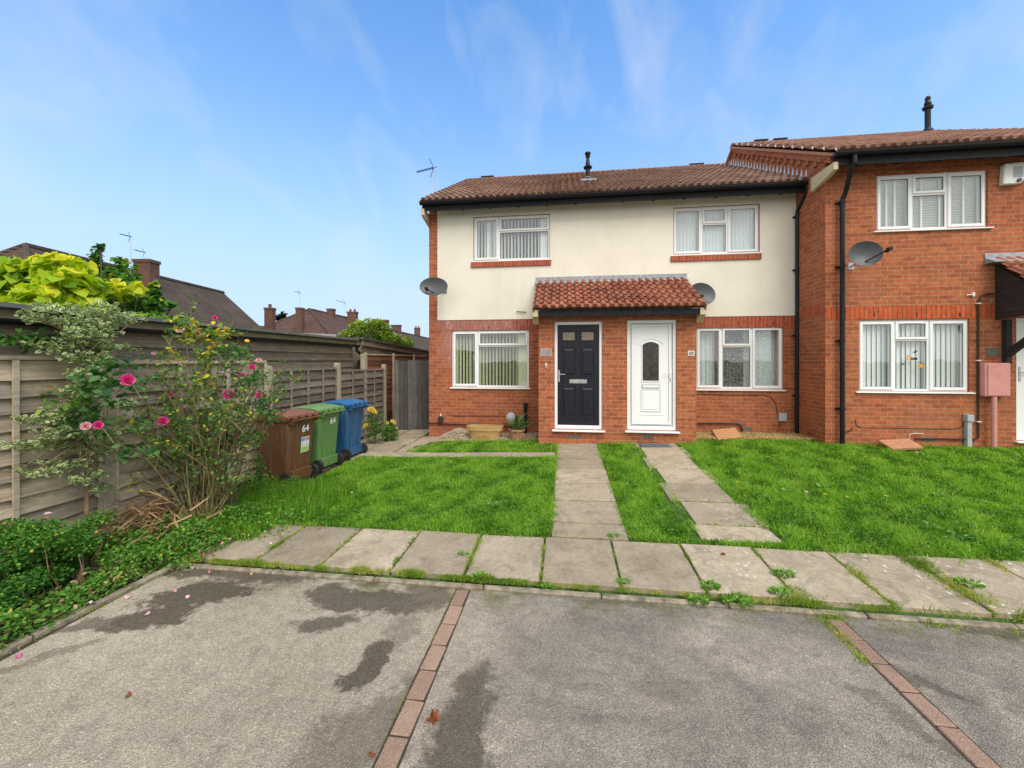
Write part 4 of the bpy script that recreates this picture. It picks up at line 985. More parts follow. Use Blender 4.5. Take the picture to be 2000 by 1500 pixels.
# white door
def seams(T_, rects, y):
    mb = MB()
    for (a, b, c, d) in rects:
        w = .0045
        for q in ((a, a+w, c, d), (b-w, b, c, d), (a+w, b-w, c, c+w), (a+w, b-w, d-w, d)): mb.box(q[0], q[1], y-.0014, y+.0005, q[2], q[3])
    mb.build('door_seal', M['dish'], T_)
door_frame(B, D2, None); x0, x1, z0, z1 = D2; x0 += .055; x1 -= .055; z0 += .078; z1 -= .055; W = x1-x0; H = z1-z0
mb = MB(); mb.box(x0+.008, x1-.008, y, y+.045, z0+.008, z1-.008)
ai, bi, ci, di = x0+.075, x1-.075, z0+.075, z1-.065
for q in ((x0+.03, ai, z0+.03, z1-.03), (bi, x1-.03, z0+.03, z1-.03), (ai, bi, z0+.03, ci), (ai, bi, di, z1-.03)): mb.box(q[0], q[1], y-.012, y, q[2], q[3])
def arch(cx, hw, zb, zs, rise, n=14):
    return [(cx-hw, zb)]+[(cx-hw+2*hw*k/n, zs+rise*math.sin(math.pi*k/n)**.8) for k in range(n+1)]+[(cx+hw, zb)]
cx = (x0+x1)/2-.01; zb, zs = z0+H*.44, z0+H*.79
mb.tube([(p[0], y-.004, p[1]) for p in arch(cx, .155, zb-.01, zs, .06)]+[(cx-.155, y-.004, zb-.01)], .011, 6)
mb.tube([(cx-.235, y-.002, zs+.02), (cx-.2, y-.002, zs+.02)]+[(cx-.2+.4*k/12, y-.002, zs+.035+.085*math.sin(math.pi*k/12)**.9) for k in range(13)]+[(cx+.235, y-.002, zs+.02)], .009, 6)
for (hw, za, zb2) in ((.165, z0+H*.145, z0+H*.345), (.225, z0+H*.11, z0+H*.11)):
    if zb2 > za: mb.tube([(cx-hw, y, za), (cx+hw, y, za), (cx+hw, y, zb2), (cx-hw, y, zb2), (cx-hw, y, za)], .008, 6); panel(mb, cx-hw+.02, cx+hw-.02, za+.02, zb2-.02, y-.0005, .008, .012)
    else: mb.tube([(cx-hw, y, za), (cx+hw, y, za)], .009, 6)
mb.tube([(cx-.17, y, z0+H*.425), (cx+.17, y, z0+H*.425)], .008, 6)
dB = mb.build('door', M['upvc'], B, bevel=.003); seams(dB, [(ai-.001, bi+.001, ci-.001, di+.001), (x0+W*.5-.185, x0+W*.5+.165, z0+H*.135, z0+H*.352)], y-.0005); seams(dB, [(x0+.026, x1-.026, z0+.026, z1-.026)], y-.0115); dB['label'] = 'white moulded door with an arched glass light'
MB().prism([(p[0]*1, p[1]) for p in arch(cx, .146, zb, zs, .052)], 'y', y-.003, y-.0008).build('door_light', M['darkglass'], dB)
mb = MB(); za = z0+H*.368; mb.box(cx-.16, cx+.16, y-.008, y-.0005, za, za+.065); mb.build('letterbox_surround', M['black'], dB, bevel=.002)
MB().box(cx-.152, cx+.152, y-.013, y-.0085, za+.008, za+.057).build('letterbox', M['upvc'], dB, bevel=.002)
mb = MB(); mb.box(x1-.062, x1-.03, y-.02, y-.0125, z0+H*.43, z0+H*.56); mb.tube([(x1-.045, y-.02, z0+H*.515), (x1-.045, y-.055, z0+H*.515), (x1-.165, y-.055, z0+H*.515)], .008, 8); mb.build('handle', M['upvc'], dB, bevel=.002)
MB().box(x1-.052, x1-.042, y-.023, y-.0205, z0+H*.44, z0+H*.465).build('keyhole', M['black'], dB)
# weep slots in the soldier course
def slots(T, pxs, py0, py1, Y):
    for px in pxs:
        a = at(px, py0, Y); b = at(px, py1, Y); MB().box(a[0]-.006, a[0]+.006, Y-.009, Y-.0045, b[2], a[2]).build('weep_slot', M['black'], T)
slots(A, (899, 954, 1017), 637, 642, YM); slots(B, (1375, 1442, 1510), 629, 635, YM)
def airbrick(T, px0, px1, py, Y):
    a = at(px0, py, Y); b = at(px1, py, Y); mb = MB(); mb.box(a[0], b[0], Y-.006, Y-.001, a[2]-.035, a[2]+.035)
    mb.build('air_brick', M['plate_dark'], T, bevel=.002)
airbrick(A, 918, 936, 829, YM); airbrick(B, 1450, 1470, 837, YM); airbrick(A, 1110, 1135, 853, YP); airbrick(B, 1255, 1275, 851, YP)

# ---- right house
RX0, RX1 = XR, XE; RRY, RRZ = 11.6, 7.66; REY, REZ = 7.38, 5.30; RZE = 5.22
C = thing('terraced_house', 'all brick terraced house on the right standing forward of its neighbours', 'house', (RX1, YR, zgf(6, YR)))
doorR = rect(1985, 2110, 620, 862, YR)
mb = wall_xz(MB(), RX0-.004, RX1, -.2, RZE+.24, YR, [W5, W6, doorR])
mb.box(RX0+.25, RX1, 15.3, 15.42, -.2, RZE-.02); mb.prism([(YR+.285, -.19), (15.29, -.19), (15.29, RZE), (RRY, RRZ-.1), (YR+.285, RZE+.1)], 'x', RX1-.2, RX1-.005); mb.box(RX0+.26, RX1-.01, YR+.29, 15.2, -.19, .2)
mb.build('wall', M['brick'], C)
fl = MB(); fl.prism([(YR+.012, -.2), (2*RRY-YR, -.2), (2*RRY-YR, RZE), (RRY, RRZ-.06), (YR+.012, RZE+.23)], 'x', RX0-.0035, RX0+.24)
sl = (RRZ-.06-(RZE+.23))/(RRY-YR)
fl.prism([(YR-.2, RZE+.0), (RRY, RRZ-.18), (RRY, RRZ-.04), (YR-.2, RZE+.14)], 'x', RX0-.045, RX0-.005)
for k in range(15):
    yy = YR+.2+k*.245; zz = RZE+.23+sl*(yy-YR)-.13
    fl.box(RX0-.043, RX0-.006, yy, yy+.1, zz-.065, zz+.03)
fl.build('side_wall', M['brick_flank'], C)
MB().box(RX0-.006, RX0-.0045, YR+.0, YM, 2.62, 2.84).build('side_soldier_course', M['soldier'], C)
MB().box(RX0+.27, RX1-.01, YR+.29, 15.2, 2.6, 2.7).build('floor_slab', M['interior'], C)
so = (W6[3]+.012, W6[3]+.238)
MB().box(RX0-.004, RX1, YR-.004, YR-.0005, so[0], so[1]).build('soldier_course', M['soldier_bright'], C)
slots(C, (1707, 1790, 1874), 610, 618, YR)
rf = tiles('roof', RX0-.07, RX1, REY-.02, REZ+.02, RRY, RRZ, M['tile2'], C, seed=12)
b = MB(); b.add([(RX0-.07, REY+.02, REZ-.01), (RX1, REY+.02, REZ-.01), (RX1, RRY, RRZ-.03), (RX0-.07, RRY, RRZ-.03)], [(0, 1, 2, 3)]); pitched_back(b, RX0-.07, RX1, RRY, RRZ-.02, 2*RRY-REY, REZ)
b.prism([(REY+.03, REZ-.04), (REY+.03, REZ+.012), (RRY, RRZ-.008), (2*RRY-REY, REZ), (2*RRY-REY, REZ-.05), (RRY, RRZ-.07)], 'x', RX0-.075, RX0-.02)
b.build('roof_underlay', M['slab_red'], rf)
ridge(RX0-.07, RX1, RRY, RRZ-.02, rf)
n = 13
for k in range(n):   # mortar crescents at the tile ends along the verge
    t = k/n; yy = REY+(RRY-REY)*t; zz = REZ+(RRZ-REZ)*t+.03
    MB().tube([(RX0-.072, yy-.03, zz-.01), (RX0-.075, yy+.01, zz+.045), (RX0-.03, yy+.05, zz+.075), (RX0+.03, yy+.05, zz+.062)], [.010, .014, .012, .004], 6).build('verge_mortar', M['mortar'], rf)
for px in (1481, 1518):
    fx = at(px, 280, RRY+.3)[0]
    MB().box(fx-.16, fx+.16, RRY+.12, RRY+.4, RRZ-.1, RRZ+.16).box(fx-.18, fx+.18, RRY+.1, RRY+.42, RRZ+.16, RRZ+.2).build('ridge_vent', M['black'], rf, bevel=.01)
f = MB(); f.box(RX0-.06, RX1, REY+.06, REY+.085, 5.11, 5.335)
x = RX0+.35
while x < RX1: f.prism([(REY+.086, 5.09), (REY+.086, 5.19), (YR-.003, 5.36), (YR-.003, 5.26)], 'x', x-.024, x+.024); x += .6
f.build('fascia', M['fascia'], C)
gutter(RX0-.09, RX1, REY+.06, 5.30, C)
corbel(RX0-.085, RX0-.01, REY+.04, YR+.28, 5.17, .17, C)
xd = at(1645, 700, YR-.07)[0]
dp = MB(); xt = at(1669, 320, REY)[0]; dp.tube([(xt, REY, 5.28), (xt, REY, 5.12), (xt-.01, REY+.05, 5.05), (xd+.02, YR-.12, 4.72), (xd, YR-.075, 4.62), (xd, YR-.075, zgf(5, YR)-.02)], .038, 12)
for z in (4.58, 3.45, 2.15, .95): dp.tube([(xd, YR-.075, z-.02), (xd, YR-.075, z+.02)], .046, 12); dp.box(xd-.075, xd+.06, YR-.04, YR-.001, z-.015, z+.015)
dp.build('downpipe', M['black'], C)
window(C, W5, YR, 'three', 'shutter', 'upper window with white slatted shutters', transom=.36, mull=(.335, .65), vent=True, bmat=M['blind'], sill_ext=.06)
w6 = window(C, W6, YR, 'three', 'closed', 'lower window with closed vertical blinds', transom=.28, mull=(.34, .65), vent=True, bmat=M['blind'], sill_ext=.06)
airbrick(C, 1802, 1826, 858, YR)
# stepped lead where the middle roof meets this side wall
lm = MB(); sl2 = (RID_Z-EV_Z)/(RID_Y-EV_Y); n = 27
for k in range(n):
    y0 = EV_Y+.0+k*.15; z0 = EV_Z+.05+(y0-EV_Y)*sl2
    if y0 < YR: continue
    lm.prism([(y0, z0-.02), (y0+.145, z0+.145*sl2-.02), (y0+.145, z0+.145*sl2+.05), (y0+.075, z0+.10), (y0+.02, z0+.22), (y0, z0+.06)], 'x', RX0-.012, RX0-.0065)
lm.prism([(EV_Y, EV_Z+.065), (RID_Y-.1, RID_Z-.01), (RID_Y-.1, RID_Z+.01), (EV_Y, EV_Z+.085)], 'x', RX0-.19, RX0-.0125)
lm.build('step_flashing', M['leadlight'], rfB)
# canopy over the right hand door
cy = YR-.75; cx0 = at(1943, 600, YR)[0]
can = MB(); can.prism([(YR-.001, at(1943, 625, YR)[2]), (YR-.001, 3.42), (cy, 2.80), (cy, 2.55)], 'x', cx0, cx0+.04)
rz0 = 2.55
cano = can.build('door_canopy', M['wood_black'], C, attr=[.5]*8)
mb = MB(); zc = at(1943, 625, YR)[2]
mb.box(cx0+.1, cx0+.18, YR-.08, YR-.001, zc-.75, zc-.001); mb.hexa([(cx0+.105, YR-.08, zc-.62), (cx0+.175, YR-.08, zc-.62), (cx0+.175, YR-.08, zc-.50), (cx0+.105, YR-.08, zc-.50)], [(cx0+.105, cy+.06, zc-.14), (cx0+.175, cy+.06, zc-.14), (cx0+.175, cy+.06, zc-.02), (cx0+.105, cy+.06, zc-.02)])
mb.build('bracket', M['wood_black'], cano, attr=[.5]*16)
tiles('canopy_tiles', cx0-.05, RX1, cy-.06, 2.80, YR-.01, 3.50, M['tile_porch'], cano, pitch=.145, gauge=.27, roll=.058, step=.042, seed=15)
MB().prism([(YR-.17, 3.44), (YR-.17, 3.455), (YR-.03, 3.53), (YR-.01, 3.62), (YR-.002, 3.62), (YR-.002, 3.44)], 'x', cx0-.16, RX1).build('canopy_flashing', M['lead'], cano)
x0, x1, z0, z1 = doorR; mb = MB(); mb.box(x0, x0+.06, YR+.03, YR+.1, z0, z1); mb.box(x0+.06, x1, YR+.03, YR+.1, z1-.06, z1); mb.box(x0+.06, x1, YR+.03, YR+.1, z0, z0+.06); mb.box(x0+.061, x1, YR+.05, YR+.09, z0+.061, z1-.061)
dR = mb.build('door', M['upvc'], C, bevel=.005); dR['label'] = 'white door at the right edge'
MB().box(x0+.075, x0+.105, YR+.035, YR+.0495, z0+1.0, z0+1.25).tube([(x0+.09, YR+.035, z0+1.15), (x0+.09, YR, z0+1.15), (x0+.2, YR, z0+1.15)], .009, 8).build('handle', M['steel'], dR)
MB().prism([(YR-.06, z0-.03), (YR-.06, z0-.01), (YR+.1, z0-.002), (YR+.1, z0-.03)], 'x', x0-.03, x1).build('threshold', M['upvc'], dR)

# flues on roofs
def roof_pt(px, py, eY, eZ, rY, rZ):
    best = None
    for k in range(2001):
        Y = eY+(rY-eY)*k/2000; p = at(px, py, Y); zr = eZ+(rZ-eZ)*k/2000
        if best is None or abs(p[2]-zr) < best[0]: best = (abs(p[2]-zr), (p[0], Y, zr))
    return best[1]
X, Y, Z = roof_pt(1148, 358, EV_Y, EV_Z, RID_Y, RID_Z)
fl = MB().lathe([(.11, -.1), (.11, .1), (.055, .16), (.055, .36), (.10, .37), (.11, .40), (.06, .44), (.035, .62), (.06, .66), (.045, .68), (.075, .73), (.07, .76)], (X, Y, Z), 14).build('flue', M['black'], rfA)
fl['label'] = 'gas flue with grey cowl'
MB().box(X-.2, X+.2, Y-.18, Y+.12, Z-.02, Z+.045).lathe([(.15, 0), (.08, .14), (.07, .15)], (X, Y, Z), 12).build('flue_base', M['lead'], rfA, bevel=.01)
X, Y, Z = roof_pt(1812, 262, REY, REZ, RRY, RRZ)
MB().lathe([(.13, -.15), (.11, .08), (.06, .16), (.06, .62), (.10, .63), (.11, .68), (.06, .72), (.075, .76), (.05, .84), (.06, .9), (.03, .95)], (X, Y, Z), 14).build('flue', M['black'], rf)

# ------------------------------------------------------------ things fixed on the houses
def dish(label, px, py, Y, arm_to, rw=.30, rh=.23, aim=(-.35, -.9, .3), s=1.0, lnb=(.12, -.3)):
    c = Vector(at(px, py, Y)); t = thing('satellite_dish', label, 'satellite dish', tuple(c), group='satellite dishes on the house fronts')
    d = Vector(aim).normalized(); side = d.cross(Vector((0, 0, 1))).normalized(); up = side.cross(d)
    mb = MB(); n = 32; rings = 7
    for lay, off in ((1, 0), (-1, -.006)):
        b = len(mb.v); mb.v.append(tuple(c+d*off))
        for r in range(1, rings+1):
            q = r/rings
            for k in range(n):
                a = 2*math.pi*k/n; mb.v.append(tuple(c+side*math.cos(a)*rw*q*s+up*math.sin(a)*rh*q*s+d*(.07*q*q+off)))
        for k in range(n):
            f = (b, b+1+k, b+1+(k+1) % n); mb.f.append(f if lay > 0 else f[::-1])
        for r in range(rings-1):
            for k in range(n):
                f = (b+1+r*n+k, b+1+(r+1)*n+k, b+1+(r+1)*n+(k+1) % n, b+1+r*n+(k+1) % n); mb.f.append(f if lay > 0 else f[::-1])
    mb.build('reflector', M['dish'], t, smooth=True)
    tip = c+d*.20+side*lnb[0]+up*lnb[1]*.35
    mb = MB(); mb.tube([c-up*rh*.6*s+d*.02, tip], .011, 8); mb.tube([tip-d*.0, tip-d*.09], [.026, .03], 10); mb.box(tip.x-.03, tip.x+.03, tip.y-.03, tip.y+.03, tip.z-.022, tip.z+.022)
    mb.build('receiver_arm', M['black'], t)
    w = Vector(arm_to)
    MB().tube([c-d*.01, c-d*.09, w+Vector((0, -.06, 0)), w], .014, 8).box(w.x-.045, w.x+.045, w.y-.008, w.y-.0005, w.z-.06, w.z+.06).build('bracket', M['galv'], t)
    return t
p = at(874, 568, YM)
dish('dark grey satellite dish hung on the far left brick corner of the end house', 848, 562, YM-.42, (p[0]-.05, YM-.016, p[2]), aim=(.12, -.97, .25), rw=.30, rh=.21)
p = at(1388, 596, YM)
dish('grey satellite dish half hidden behind the right end of the porch roof', 1368, 576, YM-.30, (p[0]-.1, YM-.016, p[2]+.1), aim=(.25, -.9, .2), rw=.28, rh=.23)
p = at(1662, 520, YR)
dish('satellite dish with white receiver on the brick wall beside the right downpipe', 1687, 498, YR-.36, (p[0], YR, p[2]), aim=(-.22, -.93, .12), rw=.235, rh=.215, lnb=(-.26, .0))
def aerial(label, px, pyb, pyt, D, yagi, s=1.0, tilt=0, mat='galv', base=None):
    b = Vector(base) if base else Vector(atd(px, pyb, D)); tp = Vector(atd(px+tilt, pyt, D)) if not base else Vector(at(px, pyt, base[1]))
    t = thing('television_aerial', label, 'aerial', tuple(b)); r = .012*s
    MB().tube([b, tp], r, 6).build('mast', M[mat], t)
    mb = MB(); L_ = yagi*s; a = tp+Vector((L_*.15, 0, .0)); e = tp+Vector((-L_, 0, -.22*L_ if tilt == 0 else .3*L_)); mb.tube([a, e], r*.8, 6)
    for k in range(7):
        q = a.lerp(e, .25+k*.12); mb.tube([q+Vector((0, .14*s, .03)), q+Vector((.0, -.14*s, -.03))], r*.5, 5); mb.box(q.x-.012*s, q.x+.012*s, q.y-.02, q.y+.02, q.z-.02*s, q.z+.02*s)
    q = a.lerp(e, .18); mb.tube([q+Vector((-.13*s, 0, .28*s)), q, q+Vector((-.10*s, 0, -.28*s))], r*.8, 5)
    mb.build('antenna', M['black'], t); return t
X, Y, Z = (at(849, 395, 10.4)[0]-.0, 10.4, at(849, 383, 10.4)[2]-.2)
aerial('television aerial on a thin pole at the left gable of the end house', 849, 383, 326, 0, .55, .9, base=(X, Y, Z))
# alarm box
a = rect(1952, 1990, 321, 363, YR); t = thing('alarm_box', 'white burglar alarm box high on the right brick wall', 'alarm box', (a[0], YR, a[2]))
MB().prism([(a[0], a[3]-.02), (a[1], a[3]), (a[1], a[2]+.06), (a[1]-.06, a[2]), (a[0]-.02, a[2])], 'y', YR-.09, YR-.001).build('cover', M['white'], t, bevel=.012)
MB().lathe([(.03, -.03), (.03, .0)], ((a[0]+a[1])/2+.05, YR-.085, a[2]+.05), 12, 'y').build('lamp', M['dish'], t)
MB().box(a[1]-.17, a[1]-.03, YR-.0935, YR-.0905, a[2]+.1, a[3]-.08).build('label_plate', M['greybox'], t)
# gas meter box, pipe
a = rect(1926, 1976, 709, 775, YR-.14); t = thing('meter_box', 'pink gas meter box fixed beside the right hand door', 'meter box', (a[0], YR, a[2]))
MB().box(a[0], a[1], YR-.125, YR-.001, a[2], a[3]).build('case', M['pink'], t, bevel=.012, seg=2)
MB().box(a[0]+.03, a[1]-.012, YR-.14, YR-.1255, a[2]+.015, a[3]-.015).build('lid', M['pink'], t, bevel=.006)
xp = at(1929, 820, YR)[0]; MB().tube([(xp, YR-.1, a[2]), (xp, YR-.1, zgf(6, YR)-.02)], .035, 12).build('pipe', M['pink'], t)
# grey electricity post
a = rect(1880, 1893, 809, 822, YR); t = thing('cable_duct', 'grey cable duct rising from the grass by the right wall', 'duct', (a[0], YR, .3))
MB().box(a[0], a[1], YR-.09, YR-.001, a[2], a[3]).build('cap', M['greybox'], t, bevel=.005)
MB().box(a[0]+.015, a[1]-.015, YR-.07, YR-.001, zgf(6, YR)-.02, a[2]).build('duct_body', M['greybox'], t, bevel=.005)
# black conduit on right wall
def wallpipe(name, label, cat, pts, Y, r, mat, off=.02):
    q = [at(px, py, Y) for px, py in pts]; q = [(x, Y-off, z) for x, _, z in q]
    return tag(MB().tube(q, r, 8).build(name, mat), label, cat)
t = thing('conduit', 'black conduit bending over above the pink meter box', 'pipe', at(1908, 857, YR))
q = [at(px, py, YR) for px, py in [(1938,574),(1925,574),(1914,578),(1909,588),(1908,600),(1908,720),(1908,850),(1906,857),(1880,857),(1785,856)]]
MB().tube([(x, YR-.025, z) for x, _, z in q], .014, 8).build('tube', M['cable'], t)
mb = MB()
for py in (593, 704, 823): x, _, z = at(1908, py, YR); mb.box(x-.03, x+.03, YR-.042, YR-.001, z-.008, z+.008)
mb.build('clip', M['white'], t)
wallpipe('wall_cable', 'thin dark cable looping low across the right brick wall', 'cable', [(1670,820),(1672,830),(1680,835),(1800,837),(1865,838),(1880,832),(1883,820)], YR, .005, M['cable'], .008)
wallpipe('wall_cable', 'short cable stub beside the right downpipe', 'cable', [(1650,843),(1660,842),(1665,834)], YR, .008, M['cable'], .012)
wallpipe('overflow_pipe', 'pale overflow pipe bend above the red slab', 'pipe', [(1773,856),(1774,848),(1782,846),(1800,846)], YR, .006, M['cream_plastic'], .03)
wallpipe('wall_cable', 'black cable below the middle lower window running to the grey box', 'cable', [(1362,769),(1420,771),(1490,771),(1505,775),(1515,788),(1518,810)], YM, .006, M['cable'], .01)
wallpipe('wall_cable', 'cable drooping from the grey box to the gravel', 'cable', [(1521,822),(1521,838),(1510,850),(1480,853),(1450,848)], YM, .005, M['cable'], .01)
wallpipe('waste_pipe', 'black pipe low on the middle house wall beside the porch', 'pipe', [(1362,826),(1440,827),(1446,832),(1449,842)], YM, .014, M['black'], .03)
wallpipe('waste_pipe', 'long black pipe along the foot of the end house wall', 'pipe', [(832,826),(860,827),(900,829),(960,831),(1010,833)], YM, .013, M['black'], .03)
wallpipe('wall_cable', 'thin black cable above the planter on the end house', 'cable', [(874,803),(876,809),(884,812),(990,812)], YM, .005, M['cable'], .01)
wallpipe('cable_loop', 'small cable loop hung on the cream wall left of the porch roof', 'cable', [(1009,609),(1028,610)], YM, .009, M['cable'], .04)
def wallbox(name, label, cat, r, Y, th, mat, bevel=.004):
    o = MB().box(r[0], r[1], Y-th, Y-.001, r[2], r[3]).build(name, mat, bevel=bevel); return tag(o, label, cat)
wallbox('junction_box', 'light grey square box low on the wall of the middle house', 'junction box', rect(1519, 1534, 807, 822, YM), YM, .06, M['greybox'])
def plate(label, r, mat):
    t = thing('name_plate', label, 'name plate', (r[0], YP, r[2])); MB().box(r[0], r[1], YP-.008, YP-.001, r[2], r[3]).build('rim', M['steel'], t)
    MB().box(r[0]+.012, r[1]-.012, YP-.011, YP-.0085, r[2]+.012, r[3]-.012).build('face', mat, t)
plate('blurred grey pink house name plate left of the black door', rect(1056, 1077, 681, 695, YP), M['plate'])
t = thing('name_plate', 'small white framed number plate right of the white door', 'name plate', at(1349, 690, YP)); r = rect(1343.5, 1356, 685, 695, YP)
MB().box(r[0], r[1], YP-.008, YP-.001, r[2], r[3]).build('rim', M['cream_plastic'], t); MB().box(r[0]+.016, r[1]-.016, YP-.011, YP-.0085, r[2]+.016, r[3]-.016).build('face', M['plate'], t)
wallbox('name_plate', 'dark slate plate above the pink meter box', 'name plate', rect(1926, 1952, 679, 695, YR), YR, .01, M['plate_dark'])
t = thing('doorbell', 'small white bell push below the name plate by the black door', 'doorbell', at(1066, 714, YP)); r = rect(1064.5, 1068.5, 709, 718, YP)
MB().box(r[0], r[1], YP-.02, YP-.001, r[2], r[3]).build('case', M['cream_plastic'], t, bevel=.004); MB().box(r[0]+.01, r[1]-.01, YP-.024, YP-.0205, r[2]+.015, r[2]+.035).build('button', M['black'], t)
t = thing('wall_fitting', 'tiny white fitting on the brick wall left of the right canopy', 'fitting', at(1900, 575, YR)); r = rect(1897, 1901, 571, 579, YR)
MB().box(r[0], r[1], YR-.03, YR-.001, r[2], r[3]).tube([(r[0]-.1, YR-.035, r[2]+.02), (r[0], YR-.02, r[2]+.03)], .008, 6).build('body', M['white'], t)
# dark pipe by porch
r = rect(1023, 1030, 787, 851, YM-.05); t = thing('soil_pipe', 'short black pipe standing beside the potted plant', 'pipe', (r[0], YM, r[2]))
MB().tube([((r[0]+r[1])/2, YM-.06, r[2]-.1), ((r[0]+r[1])/2, YM-.06, r[3])], .038, 12).build('pipe_body', M['black'], t); MB().tube([((r[0]+r[1])/2, YM-.06, r[3]-.06), ((r[0]+r[1])/2, YM-.06, r[3])], .045, 12).build('socket', M['black'], t)
# outside tap
t = thing('outside_tap', 'small brown tap box low on the far left brick wall', 'tap', at(862, 818, YM)); r = rect(857, 866, 814, 823, YM)
MB().box(r[0], r[1], YM-.06, YM-.001, r[2], r[3]).build('box', M['cable'], t, bevel=.004); MB().lathe([(.012, 0), (.03, .03), (.012, .08)], ((r[0]+r[1])/2, YM-.03, r[3]), 8).build('knob', M['galv'], t)
# stickers on the right lower window
ys_ = YR+.035+.017
def prism_sticker(label, pts, mat):
    t = MB(); t.prism(pts, 'y', ys_-.004, ys_-.001); return tag(t.build('window_sticker', mat), label, 'sticker', 'halloween stickers on the right lower window')
def poly(px, py, shape, s):
    c = at(px, py, ys_); return [(c[0]+x*s, c[2]+y*s) for x, y in shape]
def text_obj(name, txt, size, mat, M4, parent=None, bold=0.0, ext=.001):
    cu = bpy.data.curves.new(name, 'FONT'); cu.body = txt; cu.size = size; cu.extrude = ext; cu.offset = bold; cu.align_x = 'CENTER'; cu.align_y = 'CENTER'
    o = bpy.data.objects.new('tmp_text', cu); col.objects.link(o); bpy.context.view_layer.update()
    me = bpy.data.meshes.new_from_object(o.evaluated_get(bpy.context.evaluated_depsgraph_get())); bpy.data.objects.remove(o)
    me.transform(M4); me.name = name; me.materials.clear(); me.materials.append(mat)
    r = bpy.data.objects.new(name, me); col.objects.link(r)
    if parent is not None: attach(r, parent, True)
    return r
RX90 = Matrix.Rotation(R(90), 4, 'X')
c = at(1775, 699, ys_); tag(text_obj('window_sticker', 'B', .13, M['yellow_paint'], Matrix.Translation((c[0], ys_-.003, c[2])) @ RX90, bold=.001), 'orange letter B sticker on the glass', 'sticker', 'halloween stickers on the right lower window')
c = at(1785, 700, ys_); tag(text_obj('window_sticker', 'oo', .09, M['black'], Matrix.Translation((c[0], ys_-.003, c[2])) @ RX90, bold=.004), 'black letters oo on the glass beside the B', 'sticker', 'halloween stickers on the right lower window')
bat = [(-1, -.5), (-.3, -.2), (0, .3), (.5, .4), (1, 1), (.7, 0), (.3, -.35), (-.2, -.6)]
prism_sticker('black bat sticker above the letters', poly(1787, 687, bat, .04), M['black'])
prism_sticker('small black bat sticker left of the letters', poly(1763, 711, bat, .03), M['black'])
pk = [(math.cos(a)*1.2*(1+.08*math.cos(5*a)), math.sin(a)*.8) for a in [2*math.pi*k/20 for k in range(20)]]; pk = pk[:5]+[(.12, .8), (.1, 1.25), (-.1, 1.25), (-.12, .8)]+pk[6:]
prism_sticker('orange pumpkin sticker right of the letters', poly(1798, 715, pk, .035), M['yellow_paint'])

# slabs leaning at the walls
def lean_slab(label, pts_px, mat, Yn, Yf, hb):
    (a, b, c, d) = pts_px    # near-left, near-right, far-right, far-left
    A_ = at(*a, Yn); B_ = at(*b, Yn); C_ = at(*c, Yf); D_ = at(*d, Yf)
    mb = MB(); lo = [(p[0], p[1]+.012, p[2]-.045) for p in (A_, B_, C_, D_)]; mb.hexa(lo, [A_, B_, C_, D_])
    return tag(mb.build('paving_slab', mat, bevel=.006), label, 'slab', 'square slabs tilted against the walls')
lean_slab('orange concrete slab tilted on the gravel under the middle window', [(1402, 858), (1450, 853), (1436, 835), (1390, 839)], M['slab_orange'], 7.95, 8.42, 0)
lean_slab('reddish concrete slab lying tilted in the grass under the right window', [(1743, 876), (1804, 873), (1775, 856), (1714, 859)], M['slab_red'], YR-.50, YR-.12, 0)
# doormat
a = gr(1252, 872); b = gr(1308, 876)
tag(MB().box(a[0]-.02, b[0]+.04, 7.36, 7.60, a[2]+.012, a[2]+.032).build('doormat', M['mat_grey'], bevel=.004), 'grey doormat on the slabs before the white door', 'doormat')

# ------------------------------------------------------------ gravel, planter, pot
def stones(name, label, P, size, mat):
    ico = np.array([[0,0,1],[.9,0,.1],[.25,.85,.1],[-.7,.5,.1],[-.7,-.5,.1],[.25,-.85,.1],[0,0,-.7]]); F = np.array([[0,1,2],[0,2,3],[0,3,4],[0,4,5],[0,5,1],[6,2,1],[6,3,2],[6,4,3],[6,5,4],[6,1,5]])
    n = len(P); a = nr.uniform(0, 2*np.pi, n); sc = size*nr.uniform(.6, 1.3, (n, 3))*np.array([1, .8, .6])
    V = ico[None]*sc[:, None, :]; c, s = np.cos(a)[:, None], np.sin(a)[:, None]
    V = np.stack([V[:, :, 0]*c-V[:, :, 1]*s, V[:, :, 0]*s+V[:, :, 1]*c, V[:, :, 2]], 2)+P[:, None, :]
    FF = (F[None]+(np.arange(n)*7)[:, None, None]).reshape(-1, 3); tt = np.zeros((n, 7, 2)); tt[:, :, 0] = nr.random(n)[:, None]
    tag(npmesh(name, V.reshape(-1, 3), FF, mat, None, tt.reshape(-1, 2)), label, 'gravel', kind='stuff')
P = rectpts(-2.62, -.5, 7.98, YM-.01, 9000); hgt = .13*np.exp(-((P[:, 0]+2.28)/.24)**2)*np.clip((P[:, 1]-7.9)/.4, 0, 1)+.04*np.clip((P[:, 1]-7.95)/.3, 0, 1)
k = P[:, 1] > 8.0+.12*np.abs(np.sin(P[:, 0]*3)); P = P[k]; hgt = hgt[k]
stones('gravel', 'heap of pale pebbles at the foot of the end house wall', np.column_stack([P, zg(P[:, 0], P[:, 1])+hgt+nr.uniform(-.01, .012, len(P))]), .014, M['gravel'])
P = rectpts(2.45, 4.62, 8.0, YM-.01, 6000)
stones('gravel_strip', 'tan gravel strip under the middle lower window', np.column_stack([P, zg(P[:, 0], P[:, 1])+.03+nr.uniform(-.012, .02, len(P))]), .014, M['gravel_tan'])
xs = np.linspace(-2.62, -.5, 16); ysn = np.linspace(7.98, YM-.01, 7)
def gh(X, Y): return zg(X, Y)+.125*np.exp(-((X+2.28)/.24)**2)*np.clip((Y-7.9)/.4, 0, 1)+.03*np.clip((Y-7.95)/.3, 0, 1)
